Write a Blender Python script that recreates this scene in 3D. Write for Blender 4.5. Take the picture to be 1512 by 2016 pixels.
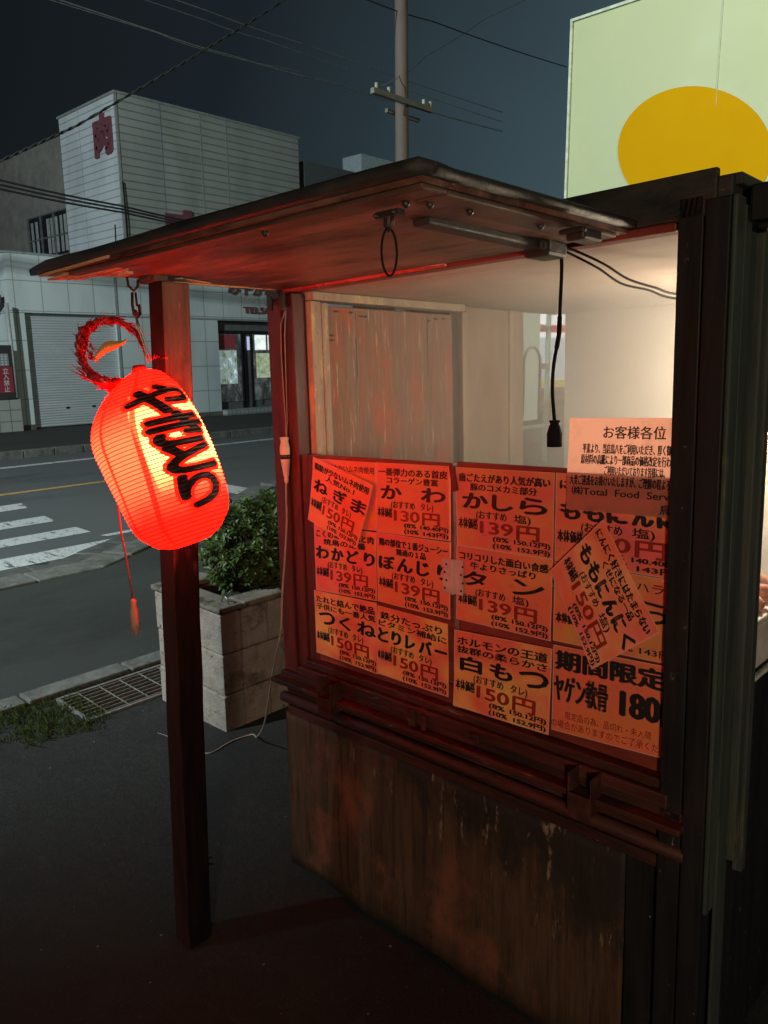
import bpy, bmesh, math, random
from mathutils import Matrix, Vector, noise as mnoise
R = math.radians
random.seed(7)
for o in list(bpy.data.objects):
    bpy.data.objects.remove(o)
SC = bpy.context.scene
COL = SC.collection

# ------------------------------------------------------------------ camera
cam = bpy.data.cameras.new('camera'); cam_o = bpy.data.objects.new('camera', cam); COL.objects.link(cam_o)
cam.sensor_fit = 'VERTICAL'; cam.sensor_height = 36.0; cam.lens = 1514 / 2016 * 36.0
cam.clip_start = 0.05; cam.clip_end = 900
cr, cd, cf = (0.728527, 0.684953, -0.009299), (0.131527, -0.153191, -0.979405), (-0.672271, 0.7123, -0.201693)
cam_o.matrix_world = Matrix(((cr[0], -cd[0], -cf[0], 1.88293), (cr[1], -cd[1], -cf[1], -1.54402),
                             (cr[2], -cd[2], -cf[2], 1.80182), (0, 0, 0, 1)))
SC.camera = cam_o

# ------------------------------------------------------------------ night sky
W = bpy.data.worlds.new('World'); SC.world = W; W.use_nodes = True
nt = W.node_tree; nt.nodes.clear()
out = nt.nodes.new('ShaderNodeOutputWorld'); bg = nt.nodes.new('ShaderNodeBackground')
tc = nt.nodes.new('ShaderNodeTexCoord'); dot = nt.nodes.new('ShaderNodeVectorMath'); dot.operation = 'DOT_PRODUCT'
dot.inputs[1].default_value = (0.25, 0.93, -0.27)          # city glow lies low, up the street
nt.links.new(tc.outputs['Generated'], dot.inputs[0])
rp = nt.nodes.new('ShaderNodeValToRGB'); cr_ = rp.color_ramp
cr_.elements[0].position = 0.04; cr_.elements[0].color = (0.0072, 0.0098, 0.0125, 1)
cr_.elements[1].position = 0.85; cr_.elements[1].color = (0.075, 0.12, 0.14, 1)
e = cr_.elements.new(0.24); e.color = (0.0105, 0.0152, 0.0195, 1)
e = cr_.elements.new(0.40); e.color = (0.020, 0.033, 0.040, 1)
e = cr_.elements.new(0.57); e.color = (0.039, 0.066, 0.079, 1)
ns = nt.nodes.new('ShaderNodeTexNoise'); ns.inputs['Scale'].default_value = 2.2; ns.inputs['Detail'].default_value = 4
nt.links.new(tc.outputs['Generated'], ns.inputs['Vector'])
md = nt.nodes.new('ShaderNodeMath'); md.operation = 'MULTIPLY_ADD'; md.inputs[1].default_value = 0.16; md.inputs[2].default_value = -0.08
nt.links.new(ns.outputs['Fac'], md.inputs[0])
ad = nt.nodes.new('ShaderNodeMath'); ad.operation = 'ADD'
nt.links.new(dot.outputs['Value'], ad.inputs[0]); nt.links.new(md.outputs[0], ad.inputs[1])
nt.links.new(ad.outputs[0], rp.inputs['Fac'])
sky = nt.nodes.new('ShaderNodeTexSky'); sky.sky_type = 'NISHITA'; sky.sun_disc = False
sky.sun_elevation = R(-4); sky.sun_rotation = R(120)
sm = nt.nodes.new('ShaderNodeMixRGB'); sm.blend_type = 'ADD'; sm.inputs['Fac'].default_value = 0.004
nt.links.new(rp.outputs['Color'], sm.inputs[1]); nt.links.new(sky.outputs['Color'], sm.inputs[2])
nt.links.new(sm.outputs['Color'], bg.inputs['Color']); bg.inputs['Strength'].default_value = 1.0
nt.links.new(bg.outputs[0], out.inputs[0])

SC.view_settings.view_transform = 'Standard'; SC.view_settings.look = 'None'
SC.view_settings.exposure = 0.0; SC.view_settings.gamma = 1.0
SC.render.engine = 'CYCLES'; SC.cycles.use_denoising = True
SC.cycles.max_bounces = 8; SC.cycles.volume_bounces = 0; SC.cycles.sample_clamp_indirect = 6.0

# ------------------------------------------------------------------ lamps of the place, and added fill lamps
def lamp(name, kind, loc, energy, color, size=0.1, target=None, cone=None, blend=0.6):
    l = bpy.data.lights.new(name, kind); l.energy = energy; l.color = color
    if kind in ('POINT', 'SPOT'): l.shadow_soft_size = size
    if kind == 'AREA': l.size = size
    if kind == 'SPOT': l.spot_size = R(cone); l.spot_blend = blend
    o = bpy.data.objects.new(name, l); COL.objects.link(o); o.location = loc
    if target is not None:
        o.rotation_euler = (Vector(target) - Vector(loc)).to_track_quat('-Z', 'Y').to_euler()
    return o
STREET_LAMP = lamp('street_lamp_light', 'SPOT', (-5.5, -9.5, 8.5), 10500, (0.84, 0.98, 1.0), 0.25, (-14.5, 6.5, 1.5), 113, 0.42)
SIGN_FLOOD = lamp('sign_flood_light', 'SPOT', (2.3, 5.3, 6.8), 560, (1.0, 0.97, 0.56), 0.12, (-0.2, 7.0, 4.7), 140, 0.9)
BOARD_FILL = lamp('shop_front_light', 'SPOT', (3.6, 4.6, 3.7), 900, (0.80, 1.0, 0.86), 0.3, (-1.3, 3.3, 1.9), 22, 0.6)  # added narrow spot that brightens the white sign board
WARM_FILL = lamp('shop_door_light', 'POINT', (3.3, -3.1, 1.75), 200, (1.0, 0.74, 0.5), 0.12)  # added warm fill behind the camera, lifts the menu sheets

# ------------------------------------------------------------------ frames and helpers
I4 = Matrix.Identity(4)
B = Matrix(((0.999193, 0.000628, -0.040162, 0), (0, 0.999878, 0.015638, 0), (0.040167, -0.015625, 0.999071, 0), (0, 0, 0, 1)))

def tag(o, label=None, cat=None, group=None, kind=None):
    if label: o['label'] = label
    if cat: o['category'] = cat
    if group: o['group'] = group
    if kind: o['kind'] = kind
    return o

def thing(name, label, cat, loc=(0, 0, 0), group=None, frame=I4):
    o = bpy.data.objects.new(name, None); COL.objects.link(o); o.empty_display_size = 0.05
    o.matrix_world = frame @ Matrix.Translation(loc)
    o['_loc'] = [float(v) for v in loc]
    return tag(o, label, cat, group)

class MB:
    def __init__(s): s.v = []; s.f = []; s.uv = {}; s.m = []; s.sm = []; s.mi = 0
    def add(s, vs, fs, smooth=False, uvs=None):
        n = len(s.v); s.v += [tuple(v) for v in vs]
        if uvs:
            for i, q in enumerate(uvs): s.uv[n + i] = q
        for f in fs:
            s.f.append(tuple(n + i for i in f)); s.m.append(s.mi); s.sm.append(smooth)
        return s
    def box(s, x0, x1, y0, y1, z0, z1, mat=None):
        vs = [Vector((x, y, z)) for z in (z0, z1) for y in (y0, y1) for x in (x0, x1)]
        if mat: vs = [mat @ v for v in vs]
        return s.add(vs, [(0, 2, 3, 1), (4, 5, 7, 6), (0, 1, 5, 4), (2, 6, 7, 3), (0, 4, 6, 2), (1, 3, 7, 5)])
    def beam(s, p, q, w, h, up=(0, 0, 1)):
        p, q = Vector(p), Vector(q); d = (q - p).normalized(); x = d.cross(Vector(up))
        if x.length < 1e-4: x = d.cross(Vector((1, 0, 0)))
        x.normalize(); y = x.cross(d)
        vs = [c + x * a * w / 2 + y * b * h / 2 for c in (p, q) for a, b in ((-1, -1), (1, -1), (1, 1), (-1, 1))]
        return s.add(vs, [(3, 2, 1, 0), (4, 5, 6, 7), (0, 1, 5, 4), (1, 2, 6, 5), (2, 3, 7, 6), (3, 0, 4, 7)])
    def tube(s, pts, r, n=8, caps=True):
        pts = [Vector(p) for p in pts]; m = len(pts); rs = r if isinstance(r, (list, tuple)) else [r] * m
        ref = None; vs = []
        for i, p in enumerate(pts):
            d = (pts[min(i + 1, m - 1)] - pts[max(i - 1, 0)]).normalized()
            if ref is None:
                ref = d.cross(Vector((0.31, 0.17, 0.93)))
                if ref.length < 1e-3: ref = d.cross(Vector((1, 0, 0)))
            else: ref = ref - d * ref.dot(d)
            ref.normalize(); b = d.cross(ref)
            vs += [p + (ref * math.cos(2 * math.pi * k / n) + b * math.sin(2 * math.pi * k / n)) * rs[i] for k in range(n)]
        fs = [(i * n + k, i * n + (k + 1) % n, (i + 1) * n + (k + 1) % n, (i + 1) * n + k) for i in range(m - 1) for k in range(n)]
        if caps: fs += [tuple(reversed(range(n))), tuple((m - 1) * n + k for k in range(n))]
        return s.add(vs, fs, True)
    def lathe(s, prof, n=16, mat=I4):
        vs = [mat @ Vector((r * math.cos(2 * math.pi * k / n), r * math.sin(2 * math.pi * k / n), z)) for r, z in prof for k in range(n)]
        m = len(prof)
        fs = [(i * n + k, i * n + (k + 1) % n, (i + 1) * n + (k + 1) % n, (i + 1) * n + k) for i in range(m - 1) for k in range(n)]
        fs += [tuple(reversed(range(n))), tuple((m - 1) * n + k for k in range(n))]
        return s.add(vs, fs, True)
    def grid(s, fn, nu, nv, smooth=True):
        vs = []; uvs = []
        for j in range(nv + 1):
            for i in range(nu + 1):
                u, v = i / nu, j / nv; vs.append(fn(u, v)); uvs.append((u, v))
        fs = [(j * (nu + 1) + i, j * (nu + 1) + i + 1, (j + 1) * (nu + 1) + i + 1, (j + 1) * (nu + 1) + i) for j in range(nv) for i in range(nu)]
        return s.add(vs, fs, smooth, uvs)
    def build(s, name, mats, parent=None, frame=None, bevel=0.0, label=None, solid=0.0):
        off = Vector((0, 0, 0))
        if parent is not None:
            r = parent
            while r.parent: r = r.parent
            off = Vector(r['_loc']) if '_loc' in r else off
        me = bpy.data.meshes.new(name)
        me.from_pydata([tuple(Vector(v) - off) for v in s.v], [], s.f)
        for mt in (mats if isinstance(mats, (list, tuple)) else [mats]): me.materials.append(mt)
        me.polygons.foreach_set('material_index', s.m); me.polygons.foreach_set('use_smooth', s.sm)
        if s.uv:
            ul = me.uv_layers.new(name='UVMap')
            for lp in me.loops: ul.data[lp.index].uv = s.uv.get(lp.vertex_index, (0, 0))
        me.update()
        o = bpy.data.objects.new(name, me); COL.objects.link(o)
        if parent is not None: o.parent = parent
        elif frame is not None: o.matrix_world = frame
        if bevel:
            b = o.modifiers.new('bevel', 'BEVEL'); b.width = bevel; b.segments = 2; b.limit_method = 'ANGLE'; b.angle_limit = R(40)
        if solid:
            b = o.modifiers.new('solid', 'SOLIDIFY'); b.thickness = solid; b.offset = 0
        if label: o['label'] = label
        return o

def build_each(mb, name, mats, parent, **kw):
    """one object per loose piece of mb"""
    par = list(range(len(mb.v)))
    def find(a):
        while par[a] != a: par[a] = par[par[a]]; a = par[a]
        return a
    for f in mb.f:
        for b in f[1:]: par[find(b)] = find(f[0])
    groups = {}
    for i, f in enumerate(mb.f): groups.setdefault(find(f[0]), []).append(i)
    res = []
    for g in groups.values():
        q = MB(); ids = sorted({v for i in g for v in mb.f[i]}); at = {v: k for k, v in enumerate(ids)}
        q.v = [mb.v[v] for v in ids]; q.f = [tuple(at[v] for v in mb.f[i]) for i in g]; q.m = [0] * len(g); q.sm = [mb.sm[i] for i in g]
        q.uv = {at[v]: mb.uv[v] for v in ids if v in mb.uv}
        res.append(q.build(name, mats, parent, **kw))
    return res

def smooth(pts, n=5):
    """Catmull-Rom through the points"""
    P = [Vector(p) for p in pts]; res = []
    for i in range(len(P) - 1):
        a, b, c, d = P[max(i - 1, 0)], P[i], P[i + 1], P[min(i + 2, len(P) - 1)]
        for k in range(n):
            u = k / n; res.append(0.5 * ((2 * b) + (c - a) * u + (2 * a - 5 * b + 4 * c - d) * u * u + (3 * b - a - 3 * c + d) * u ** 3))
    return res + [P[-1]]

_tc = {}
def text_mesh(body, off=0.0):
    """letters of the built-in font as flat polygons in a unit box: list of (u, v) and faces"""
    k = (body, off)
    if k not in _tc:
        cu = bpy.data.curves.new('t', 'FONT'); cu.body = body; cu.offset = off; cu.resolution_u = 3
        o = bpy.data.objects.new('t', cu); COL.objects.link(o)
        dg = bpy.context.evaluated_depsgraph_get()
        me = bpy.data.meshes.new_from_object(o.evaluated_get(dg))
        vs = [v.co.copy() for v in me.vertices]; fs = [tuple(p.vertices) for p in me.polygons]
        bpy.data.objects.remove(o); bpy.data.curves.remove(cu); bpy.data.meshes.remove(me)
        x0, x1 = min(v.x for v in vs), max(v.x for v in vs); y0, y1 = min(v.y for v in vs), max(v.y for v in vs)
        _tc[k] = ([((v.x - x0) / (x1 - x0), (v.y - y0) / (y1 - y0)) for v in vs], fs)
    return _tc[k]

def put_text(mb, body, fn, u0, u1, v0, v1, off=0.0):
    """fit a text into the box u0..u1, v0 (top)..v1 (bottom) and carry it over by fn(u, v)"""
    vs, fs = text_mesh(body, 0.0)
    h = abs(v1 - v0) * off * 0.75; sh = [(0, 0)] if off < 0.005 else [(0, 0), (h, 0), (-h, 0), (0, h * 0.6), (0, -h * 0.6)]
    for i, (du, dv) in enumerate(sh):
        q = 0.00003 * i
        mb.add([fn(u0 + a * (u1 - u0) + du, v1 + b * (v0 - v1) + dv, q) for a, b in vs], fs)

# ------------------------------------------------------------------ materials
def new_mat(name):
    m = bpy.data.materials.new(name); m.use_nodes = True; t = m.node_tree; t.nodes.clear()
    o = t.nodes.new('ShaderNodeOutputMaterial'); p = t.nodes.new('ShaderNodeBsdfPrincipled')
    t.links.new(p.outputs[0], o.inputs[0]); return m, t, p, o

def N(t, typ, **kw):
    n = t.nodes.new(typ)
    for k, v in kw.items():
        if k in n.inputs: n.inputs[k].default_value = v
        else: setattr(n, k, v)
    return n

def ramp(t, stops, src=None):
    r = t.nodes.new('ShaderNodeValToRGB'); el = r.color_ramp.elements
    el[0].position, el[0].color = stops[0][0], (*stops[0][1], 1)
    el[1].position, el[1].color = stops[-1][0], (*stops[-1][1], 1)
    for p, c in stops[1:-1]:
        x = el.new(p); x.color = (*c, 1)
    if src is not None: t.links.new(src, r.inputs['Fac'])
    return r

def noise_of(t, scale, stretch=(1, 1, 1), detail=6, rough=0.6, seed=0.0, coord='Object', dist=0.0):
    c = t.nodes.new('ShaderNodeTexCoord'); mp = t.nodes.new('ShaderNodeMapping')
    mp.inputs['Scale'].default_value = stretch; mp.inputs['Location'].default_value = (seed, seed * 0.7, seed * 1.3)
    t.links.new(c.outputs[coord], mp.inputs['Vector'])
    n = N(t, 'ShaderNodeTexNoise', Scale=scale, Detail=detail, Roughness=rough, Distortion=dist)
    t.links.new(mp.outputs[0], n.inputs['Vector']); return n.outputs['Fac']

def mix(t, fac, a, b, blend='MIX'):
    m = t.nodes.new('ShaderNodeMixRGB'); m.blend_type = blend
    for i, x in ((0, fac), (1, a), (2, b)):
        if isinstance(x, (int, float)): m.inputs[i].default_value = x
        elif isinstance(x, tuple): m.inputs[i].default_value = (*x, 1)
        else: t.links.new(x, m.inputs[i])
    return m.outputs[0]

def bw(t, src, lo, hi):
    return ramp(t, [(lo, (0, 0, 0)), (hi, (1, 1, 1))], src).outputs[0]

def worn(name, cols, scale=6, stretch=(1, 1, 1), rough=(0.5, 0.85), bump=0.15, layers=(), metallic=0.0, seed=0.0, spec=0.4, bscale=None):
    """noise of a base ramp, then layers (colour, scale, stretch, lo, hi) laid over it where a second noise passes"""
    m, t, p, o = new_mat(name)
    n = noise_of(t, scale, stretch, 8, 0.65, seed)
    k = len(cols) - 1
    c = ramp(t, [(0.3 + 0.4 * i / max(k, 1), q) for i, q in enumerate(cols)], n).outputs[0] if k else cols[0]
    for i, (lc, ls, lst, lo, hi) in enumerate(layers):
        c = mix(t, bw(t, noise_of(t, ls, lst, 8, 0.7, seed + 3.1 * (i + 1)), lo, hi), c, lc)
    if isinstance(c, tuple): p.inputs['Base Color'].default_value = (*c, 1)
    else: t.links.new(c, p.inputs['Base Color'])
    rr = ramp(t, [(0.3, (rough[0],) * 3), (0.7, (rough[1],) * 3)], n); t.links.new(rr.outputs[0], p.inputs['Roughness'])
    p.inputs['Metallic'].default_value = metallic; p.inputs['Specular IOR Level'].default_value = spec
    if bump:
        b = N(t, 'ShaderNodeBump', Strength=bump, Distance=0.01)
        t.links.new(noise_of(t, bscale or scale * 3, stretch, 8, 0.7, seed + 9), b.inputs['Height']); t.links.new(b.outputs[0], p.inputs['Normal'])
    return m

def plain(name, col, rough=0.6, metallic=0.0, var=0.25, scale=12, bump=0.05):
    return worn(name, [tuple(c * (1 - var) for c in col), col, tuple(min(1, c * (1 + var)) for c in col)], scale, rough=(rough * 0.85, min(1, rough * 1.15)), metallic=metallic, bump=bump)

def glow(name, col, strength):
    m, t, p, o = new_mat(name)
    n = noise_of(t, 9, (1, 1, 1), 4)
    c = ramp(t, [(0.3, tuple(x * 0.8 for x in col)), (0.7, col)], n)
    t.links.new(c.outputs[0], p.inputs['Emission Color']); p.inputs['Emission Strength'].default_value = strength
    p.inputs['Base Color'].default_value = (*col, 1); return m

def lit_glow(name, cols, strength, scale=5, stretch=(1, 2, 3)):
    m, tt, p, o = new_mat(name); c = ramp(tt, [(0.36 + 0.28 * i / (len(cols) - 1), q) for i, q in enumerate(cols)], noise_of(tt, scale, stretch, 8, 0.75)).outputs[0]
    tt.links.new(c, p.inputs['Emission Color']); p.inputs['Emission Strength'].default_value = strength; tt.links.new(c, p.inputs['Base Color']); return m
M = {}
M['red_wood'] = worn('red_painted_wood', [(0.05, 0.010, 0.008), (0.085, 0.016, 0.012), (0.12, 0.024, 0.017)], 5, (6, 6, 0.6), (0.35, 0.6), 0.2,
                     [((0.05, 0.022, 0.018), 4, (5, 5, 0.5), 0.55, 0.72), ((0.30, 0.15, 0.10), 14, (4, 4, 0.6), 0.66, 0.72)])
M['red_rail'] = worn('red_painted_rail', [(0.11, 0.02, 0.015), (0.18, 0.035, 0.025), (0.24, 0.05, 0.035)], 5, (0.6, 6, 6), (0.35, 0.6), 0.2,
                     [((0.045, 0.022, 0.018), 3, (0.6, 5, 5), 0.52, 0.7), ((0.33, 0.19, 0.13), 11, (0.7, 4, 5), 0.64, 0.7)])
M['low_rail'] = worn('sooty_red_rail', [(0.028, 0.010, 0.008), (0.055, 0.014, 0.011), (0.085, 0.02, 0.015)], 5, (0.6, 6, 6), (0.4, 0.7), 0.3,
                     [((0.016, 0.010, 0.009), 3, (0.6, 5, 5), 0.5, 0.64), ((0.20, 0.13, 0.09), 13, (0.6, 4, 5), 0.62, 0.68)])  # darker copy of the rail colours for the lower rails
M['black_wood'] = worn('black_painted_wood', [(0.005, 0.0055, 0.006), (0.009, 0.0095, 0.010), (0.014, 0.014, 0.015)], 5, (6, 6, 0.5), (0.5, 0.75), 0.15, spec=0.25, layers=
                       [((0.16, 0.14, 0.13), 34, (1.4, 1.4, 0.7), 0.655, 0.69), ((0.03, 0.014, 0.012), 3, (1, 1, 0.6), 0.56, 0.72)])
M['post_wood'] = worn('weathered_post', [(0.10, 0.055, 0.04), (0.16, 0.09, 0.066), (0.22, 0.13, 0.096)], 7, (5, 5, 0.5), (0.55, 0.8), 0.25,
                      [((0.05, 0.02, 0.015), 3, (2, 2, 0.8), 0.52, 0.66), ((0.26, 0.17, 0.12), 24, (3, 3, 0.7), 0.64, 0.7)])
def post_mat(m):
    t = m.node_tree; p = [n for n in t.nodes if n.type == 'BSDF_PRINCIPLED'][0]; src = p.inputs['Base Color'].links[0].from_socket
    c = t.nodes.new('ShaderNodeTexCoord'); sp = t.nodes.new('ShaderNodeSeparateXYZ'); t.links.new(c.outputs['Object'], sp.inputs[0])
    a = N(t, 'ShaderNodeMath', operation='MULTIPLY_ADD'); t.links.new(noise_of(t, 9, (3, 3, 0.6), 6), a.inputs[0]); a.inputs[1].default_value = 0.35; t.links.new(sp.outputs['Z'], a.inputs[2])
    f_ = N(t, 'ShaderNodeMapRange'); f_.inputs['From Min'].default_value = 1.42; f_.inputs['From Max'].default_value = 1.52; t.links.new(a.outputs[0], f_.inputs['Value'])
    near_black = ramp(t, [(0.35, (0.006, 0.004, 0.0035)), (0.65, (0.015, 0.008, 0.0065))], noise_of(t, 8, (5, 5, 0.5), 7)).outputs[0]  # shade below the bulb's reach, put into the post colour
    t.links.new(mix(t, f_.outputs[0], near_black, src), p.inputs['Base Color']); p.inputs['Specular IOR Level'].default_value = 0.12
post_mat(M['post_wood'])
M['post_dark'] = worn('post_dark_paint', [(0.016, 0.007, 0.006), (0.03, 0.012, 0.010), (0.04, 0.016, 0.013)], 6, (6, 6, 0.5), (0.5, 0.75), 0.2, spec=0.12)  # post faces turned from the bulb, their shade put into the colour
M['flap_under'] = worn('flap_plywood', [(0.075, 0.030, 0.021), (0.17, 0.08, 0.054), (0.30, 0.165, 0.11)], 5, (0.6, 5, 3), (0.3, 0.6), 0.3,
                       [((0.045, 0.017, 0.013), 2.6, (0.9, 2.4, 2), 0.48, 0.62), ((0.62, 0.45, 0.32), 26, (0.4, 4, 3), 0.64, 0.7), ((0.09, 0.05, 0.035), 9, (0.8, 4, 3), 0.62, 0.7)])
M['tar'] = worn('tarred_roofing', [(0.012, 0.012, 0.012), (0.022, 0.021, 0.02), (0.04, 0.036, 0.032)], 9, (0.8, 2, 2), (0.4, 0.7), 0.4,
                [((0.16, 0.13, 0.10), 20, (0.5, 2, 3), 0.66, 0.72)])
M['splinter'] = worn('torn_plywood', [(0.40, 0.24, 0.12), (0.6, 0.40, 0.22), (0.7, 0.5, 0.3)], 9, (0.7, 5, 5), (0.6, 0.85), 0.4,
                     [((0.12, 0.06, 0.03), 6, (0.6, 6, 6), 0.55, 0.66)])
M['jamb'] = worn('peeling_jamb', [(0.28, 0.23, 0.17), (0.4, 0.34, 0.26), (0.5, 0.42, 0.31)], 7, (4, 4, 0.7), (0.5, 0.8), 0.3,
                 [((0.62, 0.5, 0.28), 9, (2, 2, 0.7), 0.52, 0.6), ((0.13, 0.09, 0.06), 30, (3, 3, 1), 0.62, 0.68)])
M['door'] = worn('scuffed_sliding_door', [(0.15, 0.088, 0.06), (0.24, 0.15, 0.105), (0.35, 0.24, 0.175)], 8, (7, 7, 0.55), (0.45, 0.75), 0.25,
                 [((0.42, 0.10, 0.045), 2.6, (2.2, 2.2, 1.0), 0.515, 0.60), ((0.34, 0.12, 0.06), 4, (7, 5, 0.6), 0.5, 0.66), ((0.17, 0.145, 0.13), 5.3, (2, 2, 1), 0.57, 0.74),
                  ((0.60, 0.50, 0.39), 26, (3, 3, 0.22), 0.57, 0.66), ((0.10, 0.075, 0.06), 31, (3, 3, 0.3), 0.62, 0.68)])
M['panel'] = worn('greasy_wall_panel', [(0.26, 0.20, 0.15), (0.36, 0.29, 0.22), (0.44, 0.36, 0.28)], 5, (3, 3, 1), (0.4, 0.7), 0.15,
                  [((0.26, 0.15, 0.10), 2.5, (2, 2, 1), 0.5, 0.68), ((0.55, 0.48, 0.38), 24, (2, 2, 0.8), 0.64, 0.72)])
M['backwall'] = worn('greasy_back_wall', [(0.40, 0.36, 0.30), (0.50, 0.45, 0.38), (0.56, 0.5, 0.43)], 3, (1, 1, 1), (0.45, 0.7), 0.1,
                     [((0.36, 0.29, 0.23), 2.4, (1.4, 1, 0.8), 0.56, 0.8), ((0.60, 0.53, 0.45), 12, (3, 1, 0.5), 0.62, 0.75)])
M['ceil'] = worn('stained_ceiling', [(0.30, 0.26, 0.22), (0.40, 0.35, 0.30), (0.48, 0.41, 0.35)], 4, (0.7, 2.4, 1), (0.4, 0.7), 0.12,
                 [((0.36, 0.2, 0.15), 2.2, (0.7, 2, 1), 0.54, 0.75), ((0.2, 0.16, 0.13), 18, (0.7, 2.5, 1), 0.63, 0.75)])
M['dark_metal'] = plain('dark_metal', (0.06, 0.055, 0.05), 0.45, 0.7, 0.35, 25, 0.1)
M['rust_metal'] = worn('rusty_bracket', [(0.03, 0.010, 0.008), (0.06, 0.02, 0.013), (0.10, 0.036, 0.02)], 22, rough=(0.5, 0.8), bump=0.3, metallic=0.3)
M['plate'] = worn('painted_hinge_plate', [(0.42, 0.27, 0.25), (0.52, 0.36, 0.33), (0.6, 0.42, 0.38)], 20, rough=(0.35, 0.55), bump=0.1,
                  layers=[((0.12, 0.06, 0.05), 40, (1, 1, 1), 0.64, 0.7)])
M['skirt'] = worn('mouldy_plywood_skirt', [(0.042, 0.023, 0.0125), (0.065, 0.037, 0.020), (0.088, 0.052, 0.028)], 5, (6, 6, 0.5), (0.6, 0.85), 0.35,
                  [((0.035, 0.018, 0.011), 8, (6, 4, 0.35), 0.52, 0.62), ((0.16, 0.062, 0.034), 2.4, (1.5, 1, 1), 0.54, 0.66)])
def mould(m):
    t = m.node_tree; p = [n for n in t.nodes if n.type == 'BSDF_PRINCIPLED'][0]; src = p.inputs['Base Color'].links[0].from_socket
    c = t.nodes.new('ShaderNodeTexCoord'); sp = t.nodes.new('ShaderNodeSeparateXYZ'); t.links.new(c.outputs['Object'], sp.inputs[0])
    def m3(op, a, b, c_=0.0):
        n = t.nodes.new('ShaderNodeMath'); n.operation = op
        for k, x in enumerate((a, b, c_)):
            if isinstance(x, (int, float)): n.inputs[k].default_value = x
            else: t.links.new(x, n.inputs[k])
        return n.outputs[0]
    # damp mould creeping down from the rail, worse to the right, and darker along the foot
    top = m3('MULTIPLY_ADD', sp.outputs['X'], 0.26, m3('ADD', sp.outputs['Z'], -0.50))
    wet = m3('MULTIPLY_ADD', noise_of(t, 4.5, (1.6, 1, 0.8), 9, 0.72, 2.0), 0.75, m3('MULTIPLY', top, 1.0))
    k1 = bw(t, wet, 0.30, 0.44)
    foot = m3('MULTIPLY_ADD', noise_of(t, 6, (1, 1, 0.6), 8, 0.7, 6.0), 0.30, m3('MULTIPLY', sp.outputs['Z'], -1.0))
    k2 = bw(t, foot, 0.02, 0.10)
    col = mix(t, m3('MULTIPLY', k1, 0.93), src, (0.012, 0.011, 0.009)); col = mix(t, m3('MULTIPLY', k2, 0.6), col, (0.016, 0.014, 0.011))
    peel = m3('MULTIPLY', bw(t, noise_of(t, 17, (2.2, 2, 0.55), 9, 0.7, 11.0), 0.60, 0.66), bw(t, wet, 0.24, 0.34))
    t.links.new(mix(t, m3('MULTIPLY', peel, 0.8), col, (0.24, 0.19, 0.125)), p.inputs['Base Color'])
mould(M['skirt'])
M['ink'] = plain('black_ink', (0.014, 0.012, 0.012), 0.5, 0, 0.2, 30, 0)
M['red_ink'] = plain('dark_red_ink', (0.26, 0.022, 0.014), 0.5, 0, 0.2, 30, 0)
M['black_rubber'] = plain('black_rubber', (0.009, 0.009, 0.009), 0.8, 0, 0.3, 30, 0.05)
M['black_rubber'].node_tree.nodes['Principled BSDF'].inputs['Specular IOR Level'].default_value = 0.12
M['cord'] = plain('dusty_cord', (0.30, 0.22, 0.17), 0.6, 0, 0.3, 30, 0.05)
M['plug'] = plain('cream_plug', (0.62, 0.5, 0.34), 0.4, 0, 0.15, 40, 0.05)
M['steel'] = plain('worn_steel', (0.35, 0.32, 0.28), 0.35, 0.9, 0.3, 40, 0.1)
M['asphalt'] = worn('road_asphalt', [(0.066, 0.071, 0.073), (0.097, 0.103, 0.105), (0.128, 0.134, 0.136)], 60, rough=(0.55, 0.8), bump=0.5, bscale=160,
                    layers=[((0.05, 0.052, 0.053), 0.5, (1, 0.3, 1), 0.5, 0.68), ((0.15, 0.155, 0.15), 220, (1, 1, 1), 0.62, 0.7)])
M['sidewalk'] = worn('sidewalk_asphalt', [(0.022, 0.024, 0.022), (0.032, 0.035, 0.032), (0.044, 0.047, 0.044)], 70, rough=(0.75, 0.95), bump=0.35, bscale=180,
                     layers=[((0.016, 0.018, 0.016), 0.7, (1, 0.5, 1), 0.5, 0.7), ((0.07, 0.074, 0.07), 260, (1, 1, 1), 0.63, 0.7)])
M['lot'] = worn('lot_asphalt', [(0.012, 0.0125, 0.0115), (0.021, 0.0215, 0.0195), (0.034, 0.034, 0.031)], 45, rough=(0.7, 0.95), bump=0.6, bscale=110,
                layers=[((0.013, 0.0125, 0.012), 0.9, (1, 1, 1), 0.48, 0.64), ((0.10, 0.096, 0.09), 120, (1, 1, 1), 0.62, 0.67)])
M['kerb'] = worn('kerb_concrete', [(0.09, 0.09, 0.082), (0.13, 0.13, 0.118), (0.17, 0.166, 0.15)], 14, rough=(0.7, 0.95), bump=0.4, bscale=60,
                 layers=[((0.06, 0.06, 0.05), 3, (1, 1, 1), 0.5, 0.66)])
M['paint'] = worn('worn_road_paint', [(0.38, 0.40, 0.395), (0.49, 0.51, 0.50), (0.56, 0.58, 0.57)], 30, rough=(0.5, 0.8), bump=0.2,
                  layers=[((0.10, 0.105, 0.1), 9, (0.4, 1.6, 1), 0.56, 0.62), ((0.12, 0.125, 0.12), 34, (1, 1, 1), 0.58, 0.63)])
M['ypaint'] = worn('worn_yellow_paint', [(0.42, 0.26, 0.08), (0.55, 0.34, 0.11)], 30, rough=(0.5, 0.8), bump=0.2,
                   layers=[((0.10, 0.10, 0.09), 14, (1, 1, 1), 0.55, 0.62)])
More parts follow.
